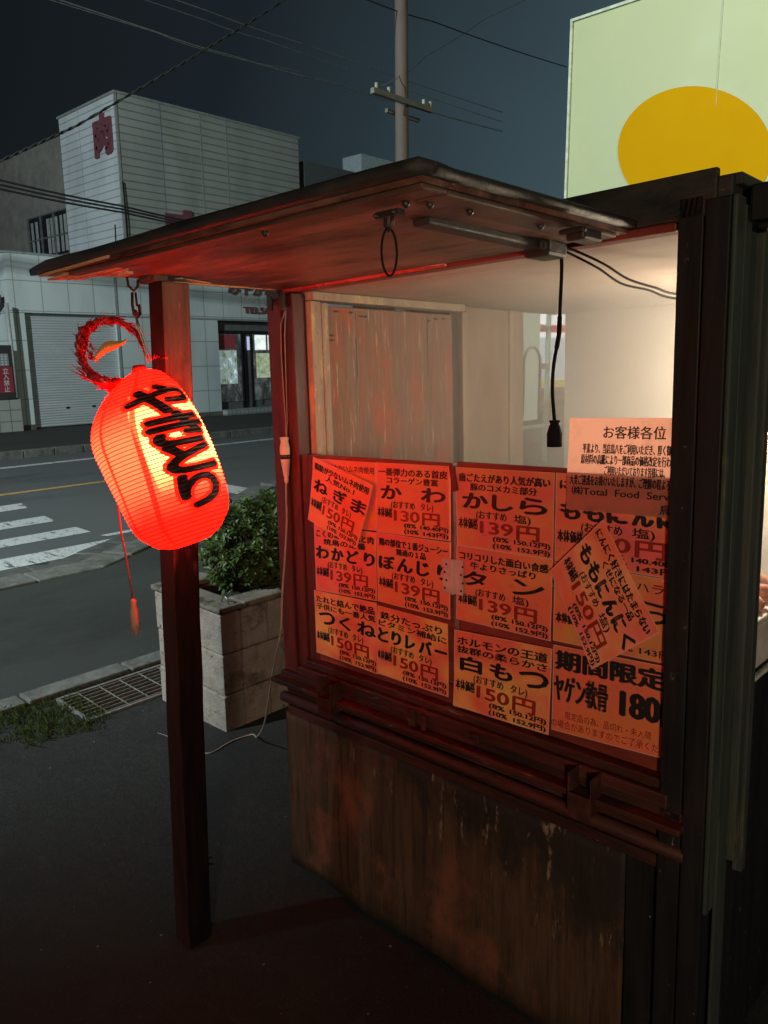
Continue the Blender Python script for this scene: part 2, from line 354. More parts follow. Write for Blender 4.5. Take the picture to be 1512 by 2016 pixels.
M['gutter'] = worn('old_gutter', [(0.05, 0.052, 0.05), (0.08, 0.08, 0.075), (0.12, 0.12, 0.11)], 12, (1, 0.5, 1), (0.7, 0.95), 0.6, bscale=40,
                   layers=[((0.02, 0.02, 0.02), 6, (1, 0.4, 1), 0.6, 0.66)])
M['earth'] = worn('dark_earth', [(0.02, 0.017, 0.013), (0.035, 0.03, 0.022)], 20, rough=(0.9, 1), bump=0.6)
M['block'] = worn('flaking_block_paint', [(0.25, 0.215, 0.185), (0.315, 0.275, 0.24), (0.37, 0.33, 0.29)], 16, rough=(0.8, 0.97), bump=0.9, bscale=70,
                  layers=[((0.13, 0.105, 0.085), 6, (1, 1, 1), 0.54, 0.66), ((0.045, 0.036, 0.03), 22, (1, 1, 1), 0.61, 0.64), ((0.12, 0.10, 0.08), 40, (1, 1, 1), 0.6, 0.7)])
M['cap'] = worn('mossy_cap', [(0.11, 0.10, 0.075), (0.18, 0.16, 0.125), (0.24, 0.21, 0.165)], 16, rough=(0.75, 0.95), bump=0.5, bscale=50,
                layers=[((0.05, 0.05, 0.035), 8, (1, 1, 1), 0.52, 0.6), ((0.10, 0.13, 0.04), 10, (1, 1, 1), 0.6, 0.68)])
M['stem'] = plain('shrub_stem', (0.07, 0.045, 0.03), 0.8)

def leaf_mat(name, a, b):
    m, t, p, o = new_mat(name)
    c = ramp(t, [(0.3, a), (0.7, b)], noise_of(t, 25, detail=3)).outputs[0]
    t.links.new(c, p.inputs['Base Color']); p.inputs['Roughness'].default_value = 0.45
    tr = t.nodes.new('ShaderNodeBsdfTranslucent'); t.links.new(c, tr.inputs['Color'])
    mx = t.nodes.new('ShaderNodeMixShader'); mx.inputs[0].default_value = 0.25
    t.links.new(p.outputs[0], mx.inputs[1]); t.links.new(tr.outputs[0], mx.inputs[2]); t.links.new(mx.outputs[0], o.inputs[0]); return m
M['leaf'] = leaf_mat('shrub_leaf', (0.03, 0.062, 0.012), (0.125, 0.195, 0.045))
M['grass'] = leaf_mat('grass_blade', (0.025, 0.045, 0.008), (0.07, 0.105, 0.018))

def tiled(name, col, line, w, h, mort, axes='YZ', var=0.12, rough=0.5, offset=0.0, origin=(0, 0), bump=0.3):
    """cladding: brick-texture joints on two object axes, with stains"""
    m, t, p, o = new_mat(name)
    c = t.nodes.new('ShaderNodeTexCoord'); sp = t.nodes.new('ShaderNodeSeparateXYZ'); cb = t.nodes.new('ShaderNodeCombineXYZ')
    t.links.new(c.outputs['Object'], sp.inputs[0])
    for i, a in enumerate(axes):
        ad = N(t, 'ShaderNodeMath', operation='SUBTRACT'); ad.inputs[1].default_value = origin[i]
        t.links.new(sp.outputs[a], ad.inputs[0]); t.links.new(ad.outputs[0], cb.inputs[i])
    br = t.nodes.new('ShaderNodeTexBrick'); br.offset = offset; br.squash = 1.0
    for k, v in (('Scale', 1.0), ('Mortar Size', mort), ('Mortar Smooth', 0.2), ('Bias', 0.0), ('Brick Width', w), ('Row Height', h)): br.inputs[k].default_value = v
    br.inputs['Color1'].default_value = (*[x * (1 - var) for x in col], 1); br.inputs['Color2'].default_value = (*col, 1); br.inputs['Mortar'].default_value = (*line, 1)
    t.links.new(cb.outputs[0], br.inputs['Vector'])
    st = noise_of(t, 0.9, (1, 1, 0.35), 7)
    c2 = mix(t, bw(t, st, 0.45, 0.75), br.outputs['Color'], mix(t, 1.0, br.outputs['Color'], (0.74, 0.75, 0.72), 'MULTIPLY'))
    t.links.new(c2, p.inputs['Base Color']); p.inputs['Roughness'].default_value = rough
    b = N(t, 'ShaderNodeBump', Strength=bump, Distance=0.02, invert=True); t.links.new(br.outputs['Fac'], b.inputs['Height']); t.links.new(b.outputs[0], p.inputs['Normal'])
    return m

# ================================================================== SETTING
def sheet(name, pts, m, z=0.0, frame=None):
    mb = MB(); mb.add([(x, y, z) for x, y in pts], [tuple(range(len(pts)))])
    return tag(mb.build(name, m, frame=frame), kind='structure')
sheet('ground', [(-300, -300), (300, -300), (300, 300), (-300, 300)], M['earth'], -0.22)
sheet('road', [(-13.2, -60), (-4.5, -60), (-4.5, 160), (-13.2, 160)], M['asphalt'], -0.10)
mb = MB(); mb.box(-17.9, -13.35, -60, 160, -0.2, 0.045); tag(mb.build('far_pavement', M['sidewalk']), kind='structure')
mb = MB()
y = -40.0
while y < 70:
    L = 0.6 if -6 < y < 24 else 4.0
    mb.box(-13.35, -13.2, y + 0.006, y + L - 0.006, -0.2, 0.05); y += L
tag(mb.build('far_kerb', M['kerb'], bevel=0.015), kind='structure')
mb = MB(); mb.add([(-4.62, -60, -0.085), (-2.42, -60, -0.085), (-2.42, 60, -0.085), (-6.9, 60, -0.085), (-6.9, 5.4, -0.085), (-5.95, 4.1, -0.085), (-5.05, 2.4, -0.085), (-4.62, 1.6, -0.085)], [tuple(range(8))])
tag(mb.build('pavement', M['sidewalk']), kind='structure')
# the flat roadside kerb, flaring at the crossing, and the old gutter stones beside it
def strip(name, line, w0, w1, z0, z1, m, step=0.6):
    mb = MB(); P = [Vector((*p, 0)) for p in line]
    for i in range(len(P) - 1):
        d = P[i + 1] - P[i]; L = d.length; d.normalize(); nrm = Vector((-d.y, d.x, 0)); k = max(1, round(L / step)) if L < 12 else 6
        for j in range(k):
            a = P[i] + d * (L * j / k + 0.008); b = P[i] + d * (L * (j + 1) / k - 0.008)
            dz = random.uniform(-0.006, 0.006)
            vs = [q + nrm * w + Vector((0, 0, z)) for z in (z0, z1 + dz) for q, w in ((a, w0), (b, w0), (b, w1), (a, w1))]
            mb.add(vs, [(3, 2, 1, 0), (4, 5, 6, 7), (0, 1, 5, 4), (1, 2, 6, 5), (2, 3, 7, 6), (3, 0, 4, 7)])
    return tag(mb.build(name, m, bevel=0.012), kind='structure')
KL = [(-4.6, -50), (-4.6, -6), (-4.6, 1.6), (-5.03, 2.4), (-5.93, 4.1), (-6.88, 5.4), (-6.88, 60)]
strip('kerb', KL, 0.0, 0.33, -0.2, -0.065, M['kerb'])
strip('gutter', KL[:5], 0.345, 0.62, -0.2, -0.085, M['gutter'], 0.45)
mb = MB(); y = -30.0
while y < 40:
    L = 0.62 if y > -4 else 2.5
    mb.box(-2.43, -2.28, y + 0.007, y + L - 0.007, -0.2, -0.068 + random.uniform(-0.004, 0.004)); y += L
tag(mb.build('near_kerb', M['kerb'], bevel=0.012), kind='structure')
# the lot under the stall slopes gently down to the kerb
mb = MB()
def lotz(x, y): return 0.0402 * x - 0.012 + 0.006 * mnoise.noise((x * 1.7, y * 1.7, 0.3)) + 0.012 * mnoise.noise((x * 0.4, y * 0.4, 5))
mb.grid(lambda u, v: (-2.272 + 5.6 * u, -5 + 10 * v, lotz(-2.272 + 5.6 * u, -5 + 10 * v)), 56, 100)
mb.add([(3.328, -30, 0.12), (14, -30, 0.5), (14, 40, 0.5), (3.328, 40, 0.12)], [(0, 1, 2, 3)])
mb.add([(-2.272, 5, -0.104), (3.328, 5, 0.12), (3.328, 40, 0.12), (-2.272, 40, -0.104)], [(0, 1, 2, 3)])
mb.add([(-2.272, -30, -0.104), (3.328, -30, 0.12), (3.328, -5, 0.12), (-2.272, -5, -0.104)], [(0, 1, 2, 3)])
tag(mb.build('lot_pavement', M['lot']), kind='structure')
# markings
zm = -0.096
def quad(name, pts, m, z=zm): return sheet(name, pts, m, z)
CW = [((-5.30, -2.5), (-5.27, 2.24), (-5.68, 2.32), (-5.72, -2.5)), ((-6.19, -2.5), (-6.16, 2.26), (-6.53, 2.26), (-6.49, -2.5)),
      ((-7.05, -2.5), (-7.03, 2.25), (-7.43, 2.29), (-7.39, -2.5)), ((-8.0, -2.5), (-8.1, 2.36), (-8.5, 2.45), (-8.4, -2.5)),
      ((-9.0, -2.5), (-9.0, 2.3), (-9.4, 2.3), (-9.4, -2.5))]
mb = MB()
for q in CW: mb.add([(x, y, zm) for x, y in q], [(0, 1, 2, 3)])
tag(mb.build('crosswalk_marking', M['paint']), kind='structure')
quad('edge_line', [(-5.82, 2.28), (-5.82, 2.62), (-5.92, 2.60), (-5.92, 2.24)], M['paint'], zm + 0.001)
quad('stop_line', [(-9.1, 4.75), (-6.35, 4.72), (-6.35, 5.12), (-9.1, 5.15)], M['paint'])
quad('turn_line', [(-6.1, 3.7), (-6.22, 4.55), (-6.33, 4.55), (-6.21, 3.7)], M['paint'])
quad('white_line', [(-12.02, -40), (-12.0, 80), (-12.2, 80), (-12.22, -40)], M['paint'])
quad('yellow_line', [(-9.28, -40), (-9.28, 4.6), (-9.42, 4.6), (-9.42, -40)], M['ypaint'])

# grass along the kerb and in the drain
def blades(mb, cx, cy, z, n, rx, ry, h):
    for _ in range(n):
        a = random.uniform(0, 6.283); r = math.sqrt(random.random())
        x, y = cx + rx * r * math.cos(a), cy + ry * r * math.sin(a); t = random.uniform(0, 6.283); hh = h * random.uniform(0.5, 1.3); w = 0.003
        dx, dy = math.cos(t), math.sin(t); b = random.uniform(0.2, 0.9) * hh
        mb.add([(x - dy * w, y + dx * w, z), (x + dy * w, y - dx * w, z), (x + dx * b * 0.4, y + dy * b * 0.4, z + hh * 0.6), (x + dx * b, y + dy * b, z + hh)],
               [(0, 1, 2), (0, 2, 3)])
mb = MB()
for _ in range(200):
    y = random.uniform(-2.6, 0.25); x = random.uniform(-2.26, -1.75 + 0.12 * math.sin(3 * y))
    if mnoise.noise((x * 3, y * 3, 1)) > -0.35: blades(mb, x, y, lotz(x, y) - 0.004, 26, 0.075, 0.075, 0.045)
for _ in range(40):
    x, y = random.uniform(-2.3, -2.2), random.uniform(-3, 1.3); blades(mb, x, y, lotz(x, y), 12, 0.03, 0.05, 0.04)
tag(mb.build('grass', M['grass']), 'low green grass growing along the kerb left of the drain grate', 'grass', kind='stuff')
mb = MB()
for _ in range(130):
    x, y = random.uniform(-1.9, 1.6), random.uniform(-2.2, 0.6); r = random.uniform(0.002, 0.007)
    if mnoise.noise((x * 1.5, y * 1.5, 8)) < -0.1: continue
    z = lotz(x, y); vs = [(x + r * math.cos(k * 1.257 + x) * random.uniform(0.7, 1.2), y + r * math.sin(k * 1.257 + x), z + 0.001) for k in range(5)] + [(x, y, z + r * 0.8)]
    mb.add(vs, [(k, (k + 1) % 5, 5) for k in range(5)])
tag(mb.build('gravel', plain('grey_pebbles', (0.12, 0.115, 0.105), 0.8)), 'loose pale pebbles scattered over the dark asphalt', 'gravel', kind='stuff')
t = thing('fallen_leaf', 'crumpled dry brown leaf lying on the asphalt by the stall', 'leaf', (-0.36, -0.22, lotz(-0.36, -0.22)))
mb = MB()
for k in range(5):
    a = k * 1.3; mb.add([(-0.36, -0.22, 0.012 - 0.02), (-0.36 + 0.03 * math.cos(a), -0.22 + 0.03 * math.sin(a), 0.0), (-0.36 + 0.045 * math.cos(a + 0.4), -0.22 + 0.045 * math.sin(a + 0.4), 0.014), (-0.36 + 0.025 * math.cos(a + 0.8), -0.22 + 0.025 * math.sin(a + 0.8), 0.006)], [(0, 1, 2, 3)])
mb.build('blade', plain('dry_leaf', (0.28, 0.19, 0.08), 0.8), t)

# drain grate
M['grate'] = worn('rusty_grate', [(0.10, 0.09, 0.08), (0.16, 0.15, 0.135), (0.22, 0.205, 0.19)], 30, rough=(0.7, 0.9), bump=0.1, spec=0.15)
t = thing('drain_grate', 'rusty steel drain grate set in the ground beside the planter', 'grate', (-2.0, 0.55, -0.1))
mb = MB()
for a in ((-2.2, -2.18, 0.1, 1.05), (-1.83, -1.81, 0.1, 1.05)): mb.box(a[0], a[1], a[2], a[3], -0.11, -0.066)
for a in ((0.1, 0.115), (1.035, 1.05)): mb.box(-2.18, -1.83, a[0], a[1], -0.11, -0.067)
mb.build('frame', M['grate'], t)
mb = MB()
for i in range(8): mb.box(-2.165 + i * 0.045, -2.159 + i * 0.045, 0.115, 1.035, -0.10, -0.069)
for i in range(7): mb.tube([(-2.18, 0.22 + i * 0.125, -0.072), (-1.83, 0.22 + i * 0.125, -0.072)], 0.004, 6)
mb.build('bars', M['grate'], t)
mb = MB(); mb.add([(-2.18, 0.115, -0.095), (-1.83, 0.115, -0.095), (-1.83, 1.035, -0.095), (-2.18, 1.035, -0.095)], [(0, 1, 2, 3)])
mb.build('drain_pit', plain('drain_dark', (0.006, 0.006, 0.006), 0.95), t)

# ================================================================== PLANTER AND SHRUBS
PX0, PX1, PY0, PY1 = -1.76, -1.15, 0.5, 4.3
t = thing('block_planter', 'long planter of flaking pale concrete blocks with a mossy cap', 'planter', (-1.45, 2.4, -0.06))
mb = MB()
for k in range(3):
    z0, z1 = -0.08 + k * 0.215, -0.08 + (k + 1) * 0.215 - 0.006; ins = 0.004 if k % 2 else 0
    mb.box(PX0 + ins, PX1 - ins, PY0 + ins, PY0 + 0.12, z0, z1); mb.box(PX0 + ins, PX1 - ins, PY1 - 0.12, PY1 - ins, z0, z1)
    yy = PY0 + 0.123
    while yy < PY1 - 0.14:
        L = min(0.17 if (yy < PY0 + 0.13 and k % 2 == 0) else 0.39, PY1 - 0.123 - yy)
        mb.box(PX1 - 0.12, PX1 - ins, yy, yy + L - 0.005, z0, z1); mb.box(PX0 + ins, PX0 + 0.12, yy, yy + L - 0.005, z0, z1); yy += L
mb.build('blocks', M['block'], t, bevel=0.008)
mb = MB()
def capbox(x0, x1, y0, y1):
    n = max(2, int(max(x1 - x0, y1 - y0) / 0.06))
    mb.box(x0, x1, y0, y1, 0.566, 0.598)
capbox(PX0 - 0.015, PX1 + 0.015, PY0 - 0.015, PY0 + 0.13); capbox(PX1 - 0.125, PX1 + 0.015, PY0 + 0.132, PY1); capbox(PX0 - 0.015, PX0 + 0.125, PY0 + 0.132, PY1)
mb.build('cap', M['cap'], t, bevel=0.012)
mb = MB(); mb.grid(lambda u, v: (PX0 + 0.1 + 0.4 * u, PY0 + 0.1 + 3.6 * v, 0.50 + 0.02 * mnoise.noise((u * 6, v * 40, 2))), 8, 60)
mb.build('soil', M['earth'], t)
mb = MB(); mb.tube([(-1.19 + 0.028 * math.cos(a), 0.56, 0.60 + 0.034 * math.sin(a)) for a in [i * math.pi / 10 for i in range(11)]], 0.004, 8)
mb.build('eye_ring', M['steel'], t)

def shrub(name, label, c, rx, ry, rz, n, seed, h0=0.50):
    rnd = random.Random(seed); t = thing(name, label, 'shrub', (c[0], c[1], h0), 'shrubs in the block planter')
    lf, st = MB(), MB(); heads = []
    for _ in range(n):
        while True:
            a, b, d = rnd.uniform(-1, 1), rnd.uniform(-1, 1), rnd.uniform(-0.9, 1)
            q = a * a + b * b + d * d
            if 0.25 < q < 1 and rnd.random() < q ** 0.6: break
        bump = 1 + 0.28 * mnoise.noise((a * 2.2 + seed, b * 2.2, d * 2.2))
        heads.append(Vector((c[0] + a * rx * bump, c[1] + b * ry * bump, c[2] + d * rz * bump)))
    base = Vector((c[0], c[1], h0))
    for i, p in enumerate(heads):
        dirn = (p - Vector((c[0], c[1], h0 + 0.05))).normalized() * 0.7 + Vector((rnd.uniform(-.5, .5), rnd.uniform(-.5, .5), 0.75))
        dirn.normalize()
        if i % 5 == 0:
            s0 = base + Vector((rnd.uniform(-0.1, 0.1) * rx * 3, rnd.uniform(-0.1, 0.1) * ry * 3, 0)); st.tube([s0, s0.lerp(p, 0.5) + Vector((0, 0, -0.03)), p], [0.006, 0.004, 0.002], 5)
        ax = dirn.cross(Vector((0.2, 0.5, 0.1))).normalized(); bx = dirn.cross(ax)
        for k in range(8):
            ang = k * 2.4 + rnd.random(); el = rnd.uniform(0.15, 1.0); L = rnd.uniform(0.034, 0.062); w = L * 0.19
            dl = (ax * math.cos(ang) + bx * math.sin(ang)) * math.cos(el) + dirn * math.sin(el)
            sd = dl.cross(dirn); sd = sd.normalized() if sd.length > 1e-3 else ax
            o = p + dirn * rnd.uniform(-0.02, 0.01); dr = Vector((0, 0, -L * 0.15))
            lf.add([o, o + dl * L * 0.5 + sd * w, o + dl * L + dr, o + dl * L * 0.5 - sd * w], [(0, 1, 2), (0, 2, 3)])
    lf.build('leaves', M['leaf'], t); st.build('stems', M['stem'], t); return t
shrub('azalea_shrub', 'bushy green shrub at the near end of the block planter', (-1.42, 0.98, 0.78), 0.24, 0.34, 0.27, 900, 3)
shrub('azalea_shrub', 'taller green shrub half hidden behind the red corner post', (-1.42, 1.62, 0.86), 0.27, 0.40, 0.34, 1000, 5)
shrub('azalea_shrub', 'green shrub under the white sign board seen through the stall window', (-1.42, 3.35, 0.80), 0.26, 0.55, 0.30, 900, 11)
shrub('azalea_shrub', 'green shrub in the middle of the planter behind the stall wall', (-1.42, 2.45, 0.80), 0.26, 0.45, 0.30, 700, 17)

# white sign board on a green pole in the planter, seen through the gap in the stall
t = thing('sign_board', 'white sign board with rounded grey arch on a pale green pole', 'sign', (-1.3, 3.65, 0.5))
mb = MB(); mb.tube([(-1.3, 3.66, 0.48), (-1.3, 3.66, 2.62)], 0.02, 14); mb.build('pole', plain('green_pole', (0.32, 0.46, 0.36), 0.4), t)
mb = MB(); mb.tube([(-1.3, 2.9, 1.25), (-1.3, 3.63, 1.245)], 0.018, 10); mb.build('crossbar', plain('green_bar', (0.34, 0.48, 0.38), 0.4), t)
WB = plain('white_board', (0.72, 0.72, 0.66), 0.4, 0, 0.1, 4)
mb = MB(); mb.box(-1.315, -1.295, 2.9, 3.54, 1.30, 2.45); mb.build('board', WB, t, bevel=0.006)
mb = MB()
arch = [(3.43 + 0.11 * math.cos(a), 1.72 + 0.12 * math.sin(a)) for a in [i * math.pi / 10 for i in range(11)]]
mb.tube([(-1.288, 3.54 - 0.0, 1.34)] + [(-1.288, y, z) for y, z in arch] + [(-1.288, 3.32, 1.34)], 0.012, 6); mb.build('arch_outline', plain('grey_arch', (0.32, 0.34, 0.3), 0.5), t)
mb = MB()
for z in (1.416, 1.698, 1.974): mb.box(-1.32, -1.285, 3.54, 3.632, z - 0.02, z + 0.02)
build_each(mb, 'clamp', M['steel'], t, bevel=0.004)

# ================================================================== SHOP OPPOSITE
M['clad'] = tiled('white_panel_cladding', (0.60, 0.68, 0.68), (0.30, 0.34, 0.34), 0.66, 0.70, 0.012, 'YZ', 0.05, 0.45, 0.0, (6.30, 0.05))
M['cladx'] = tiled('white_panel_cladding_side', (0.60, 0.68, 0.68), (0.30, 0.34, 0.34), 0.66, 0.70, 0.012, 'XZ', 0.05, 0.45, 0.0, (-17.47, 0.05))
M['siding'] = tiled('ribbed_siding', (0.34, 0.36, 0.33), (0.17, 0.185, 0.175), 60.0, 0.19, 0.016, 'YZ', 0.10, 0.55, 0.0, (0, 8.3), 0.5)  # weaker light on the upper front, put into a darker siding copy
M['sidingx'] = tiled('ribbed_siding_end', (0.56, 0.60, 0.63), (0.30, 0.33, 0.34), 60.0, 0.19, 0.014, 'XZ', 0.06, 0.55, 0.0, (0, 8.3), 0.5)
M['stucco'] = worn('stained_stucco', [(0.14, 0.135, 0.122), (0.19, 0.182, 0.165), (0.24, 0.23, 0.205)], 3, rough=(0.8, 0.95), bump=0.2)
M['shutter'] = worn('steel_shutter', [(0.46, 0.50, 0.52), (0.54, 0.58, 0.60)], 3, (0.4, 0.4, 2), (0.3, 0.5), 0.05, metallic=0.2)
M['maroon'] = plain('maroon_letters', (0.16, 0.055, 0.07), 0.5, 0, 0.2, 6)
M['glass_dark'] = plain('dark_glass', (0.015, 0.018, 0.02), 0.06, 0, 0.3, 3, 0)
M['frame_dark'] = plain('dark_door_frame', (0.03, 0.03, 0.032), 0.4, 0.5, 0.2)
t = thing('butcher_shop', 'white two storey shop with shutter and maroon letters across the road', 'shop', (-19.5, 10.5, 0.04))
SX = -17.47
mb = MB(); mb.box(-24.6, SX, 6.09, 17.5, 2.85, 4.20); mb.box(-24.6, SX - 0.25, 6.12, 17.5, 0.05, 2.849)
mb.build('side_wall', M['cladx'], t)
mb = MB(); mb.add([(SX + 0.005, 6.085, 2.852), (SX + 0.005, 17.5, 2.852), (SX + 0.005, 17.5, 4.2), (SX + 0.005, 6.085, 4.2)], [(0, 1, 2, 3)])
for y0, y1 in ((6.09, 6.43), (8.83, 11.96), (14.4, 17.5)): mb.box(SX - 0.2, SX + 0.003, y0, y1, 0.17, 2.84)
mb.build('front_wall', M['clad'], t)
mb = MB(); mb.box(SX - 0.1, SX + 0.02, 6.05, 17.55, 4.20, 4.25); mb.box(SX - 0.02, SX + 0.012, 8.84, 14.4, 2.80, 2.848); mb.box(SX - 0.01, SX + 0.022, 8.79, 8.86, 0.1, 4.19)
mb.build('trim', plain('grey_trim', (0.34, 0.37, 0.37), 0.4, 0.3), t)
mb = MB()
for y0, y1 in ((6.07, 6.44), (8.84, 11.97)): mb.box(SX - 0.2, SX + 0.014, y0, y1, 0.04, 0.168)
build_each(mb, 'plinth', M['kerb'], t)
# shutter: curved slats, one per ridge
def slat(u, v):
    k = v * 44; return (SX - 0.16 + 0.016 * abs(math.sin(math.pi * k)), 6.43 + 2.40 * u, 0.07 + 2.78 * v)
mb = MB(); mb.grid(slat, 1, 44 * 6); sh = mb.build('shutter', M['shutter'], t)
mb = MB()
for y in (7.35, 8.05): mb.box(SX - 0.16, SX - 0.13, y - 0.04, y + 0.04, 0.50, 0.55)
build_each(mb, 'shutter_handle', M['frame_dark'], sh)
# upper storey
mb = MB(); mb.add([(SX - 0.002, 9.22, 4.252), (SX - 0.002, 15.27, 4.252), (SX - 0.002, 15.27, 8.3), (SX - 0.002, 9.22, 8.3)], [(0, 1, 2, 3)])
mb.add([(SX - 0.002, 15.27, 4.252), (-20.65, 15.27, 4.252), (-20.65, 15.27, 8.3), (SX - 0.002, 15.27, 8.3)], [(0, 1, 2, 3)])
mb.add([(SX - 0.002, 9.22, 8.3), (SX - 0.002, 15.27, 8.3), (-20.65, 15.27, 8.3), (-20.65, 9.22, 8.3)], [(0, 1, 2, 3)])
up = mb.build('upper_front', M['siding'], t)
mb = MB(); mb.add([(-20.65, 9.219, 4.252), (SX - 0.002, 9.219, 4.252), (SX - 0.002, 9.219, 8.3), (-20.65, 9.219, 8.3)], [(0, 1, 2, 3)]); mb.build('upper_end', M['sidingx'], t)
mb = MB()
mb.box(-20.7, SX + 0.03, 9.18, 9.24, 8.302, 8.36); mb.box(SX - 0.03, SX + 0.03, 9.242, 15.3, 8.302, 8.36); mb.box(SX - 0.03, SX + 0.02, 9.19, 9.25, 4.26, 8.30)
for y in (11.72, 12.58): mb.box(SX - 0.01, SX + 0.006, y - 0.02, y + 0.02, 4.26, 8.29)
mb.build('upper_trim', plain('grey_upper_trim', (0.25, 0.265, 0.25), 0.5), t)
mb = MB(); mb.box(-30, -20.66, 9.35, 15.2, 4.2, 7.95); wing = mb.build('rear_wing', M['stucco'], t)
mb = MB(); mb.box(-23.5, -20.78, 9.31, 9.345, 4.75, 5.98); win = mb.build('window', M['glass_dark'], t)
mb = MB()
for k in range(9):
    x = -23.3 + k * 0.28
    if k in (2, 3): continue
    mb.grid(lambda u, v: (x + 0.2 * u, 9.305 + 0.012 * math.sin(u * 18 + k), 4.85 + 1.0 * v), 8, 1)
build_each(mb, 'curtain', plain('pale_curtain', (0.28, 0.30, 0.29), 0.8), win)
mb = MB()
for x in (-23.5, -22.6, -21.7, -20.8): mb.box(x - 0.025, x + 0.025, 9.28, 9.31, 4.75, 5.98)
for z in (4.74, 5.3, 5.96): mb.box(-23.5, -20.78, 9.284, 9.308, z, z + 0.04)
mb.build('window_frame', plain('alu_frame', (0.25, 0.26, 0.26), 0.4, 0.6), win)
# maroon letters, 6 cm thick
def sign_text(name, body, fn, off, depth, nrm, mat, parent):
    vs, fs = text_mesh(body, off); bm = bmesh.new(); nrm = Vector(nrm)
    bv = [bm.verts.new(fn(a, b)) for a, b in vs]
    for f in fs:
        try: bm.faces.new([bv[i] for i in f])
        except ValueError: pass
    r = bmesh.ops.extrude_face_region(bm, geom=list(bm.faces)); bmesh.ops.translate(bm, verts=[g for g in r['geom'] if isinstance(g, bmesh.types.BMVert)], vec=nrm * depth)
    bm.normal_update(); mb = MB(); bm.verts.index_update()
    mb.add([v.co.copy() for v in bm.verts], [tuple(v.index for v in f.verts) for f in bm.faces]); bm.free()
    return mb.build(name, mat, parent)
sign_text('lettering', '肉', lambda a, b: (-18.62 + 0.92 * a, 9.21, 6.93 + 1.02 * b), 0.05, 0.06, (0, -1, 0), M['maroon'], t)
sign_text('lettering', '肉', lambda a, b: (SX + 0.01, 10.42 + 1.35 * a, 4.72 + 1.0 * b), 0.05, 0.06, (1, 0, 0), M['maroon'], t)
sign_text('lettering', 'みやかわ', lambda a, b: (SX + 0.02, 12.33 + 1.75 * a + 0.12 * b, 3.54 + 0.42 * b), 0.015, 0.04, (1, 0, 0), M['maroon'], t)
sign_text('lettering', 'TEL56-', lambda a, b: (SX + 0.02, 12.88 + 1.10 * a, 3.03 + 0.19 * b), 0.02, 0.04, (1, 0, 0), M['maroon'], t)
# recessed entrance
mb = MB(); mb.box(SX - 1.7, SX - 0.02, 11.98, 14.38, 0.19, 0.20); mb.box(SX - 0.3, SX + 0.25, 11.98, 14.4, 0.046, 0.188)
mb.build('door_step', tiled('step_tile', (0.40, 0.42, 0.40), (0.16, 0.17, 0.16), 0.15, 0.17, 0.01, 'YZ', 0.1, 0.5, 0, (12, 0.03)), t)
mb = MB(); mb.box(SX - 0.245, SX - 0.22, 11.97, 14.4, 0.21, 2.79); mb.build('entrance_back', plain('grey_entrance', (0.13, 0.135, 0.13), 0.6, 0, 0.3, 2), t)
mb = MB(); mb.box(SX - 0.215, SX - 0.19, 12.02, 12.92, 0.42, 2.42); mb.box(SX - 0.215, SX - 0.19, 13.36, 14.36, 0.42, 2.42); build_each(mb, 'door_pane', lit_glow('dim_door_glass', [(0.02, 0.022, 0.022), (0.06, 0.066, 0.064), (0.22, 0.24, 0.23)], 0.35, 1.6, (1, 2, 1)), t)
mb = MB()
for y in (11.99, 12.92, 13.02, 13.28, 14.36): mb.box(SX - 0.21, SX - 0.16, y - 0.03, y + 0.03, 0.21, 2.45)
mb.box(SX - 0.21, SX - 0.165, 11.98, 14.38, 2.44, 2.52); mb.build('door_frame', M['frame_dark'], t)
mb = MB(); mb.box(SX - 0.188, SX - 0.182, 12.02, 12.70, 1.98, 2.40); mb.build('red_curtain', worn('red_shop_curtain', [(0.32, 0.05, 0.06), (0.45, 0.09, 0.1)], 6, (1, 5, 1)), t)
lit = worn('lit_shop_glass', [(0.25, 0.3, 0.28), (0.5, 0.6, 0.58), (0.7, 0.8, 0.78)], 5, (1, 2, 3), bump=0)
G1 = lit_glow('lit_display', [(0.10, 0.10, 0.08), (0.30, 0.40, 0.30), (0.25, 0.36, 0.42), (0.75, 0.85, 0.88)], 0.6, 4.5, (1, 1.6, 1))
G2 = lit_glow('lit_window', [(0.35, 0.40, 0.36), (0.75, 0.85, 0.8)], 1.2, 1.5)
G3 = lit_glow('lit_counter', [(0.12, 0.17, 0.07), (0.35, 0.42, 0.25), (0.5, 0.55, 0.45)], 0.6, 3)
mb = MB(); mb.box(SX - 0.187, SX - 0.184, 12.06, 12.72, 0.95, 1.94); mb.build('lit_shelf', G1, t)
mb = MB(); mb.box(SX - 0.186, SX - 0.183, 13.42, 13.85, 1.95, 2.40); mb.box(SX - 0.186, SX - 0.183, 13.92, 14.3, 1.95, 2.40); build_each(mb, 'lit_transom', G2, t)
mb = MB(); mb.box(SX - 0.186, SX - 0.183, 13.45, 14.3, 1.1, 1.85); mb.build('lit_counter', G3, t)
mb = MB(); mb.box(SX - 0.156, SX - 0.15, 13.10, 13.20, 1.95, 2.35); mb.build('lit_sticker', glow('pale_sticker', (0.55, 0.58, 0.8), 0.7), t)
mb = MB()
mb.beam((SX - 0.15, 13.55, 0.3), (SX - 0.15, 13.72, 1.0), 0.02, 0.02); mb.beam((SX - 0.15, 12.85, 0.35), (SX - 0.15, 12.6, 0.8), 0.02, 0.02)
build_each(mb, 'door_handle', M['steel'], t)
mb = MB()
mb.tube([(SX + 0.05, 9.24, 6.2), (SX + 0.06, 9.27, 5.2), (SX + 0.05, 9.25, 4.4)], 0.018, 6); mb.tube([(-17.9, 9.19, 5.2), (-17.92, 9.18, 4.6), (-17.9, 9.19, 4.3)], 0.012, 6)
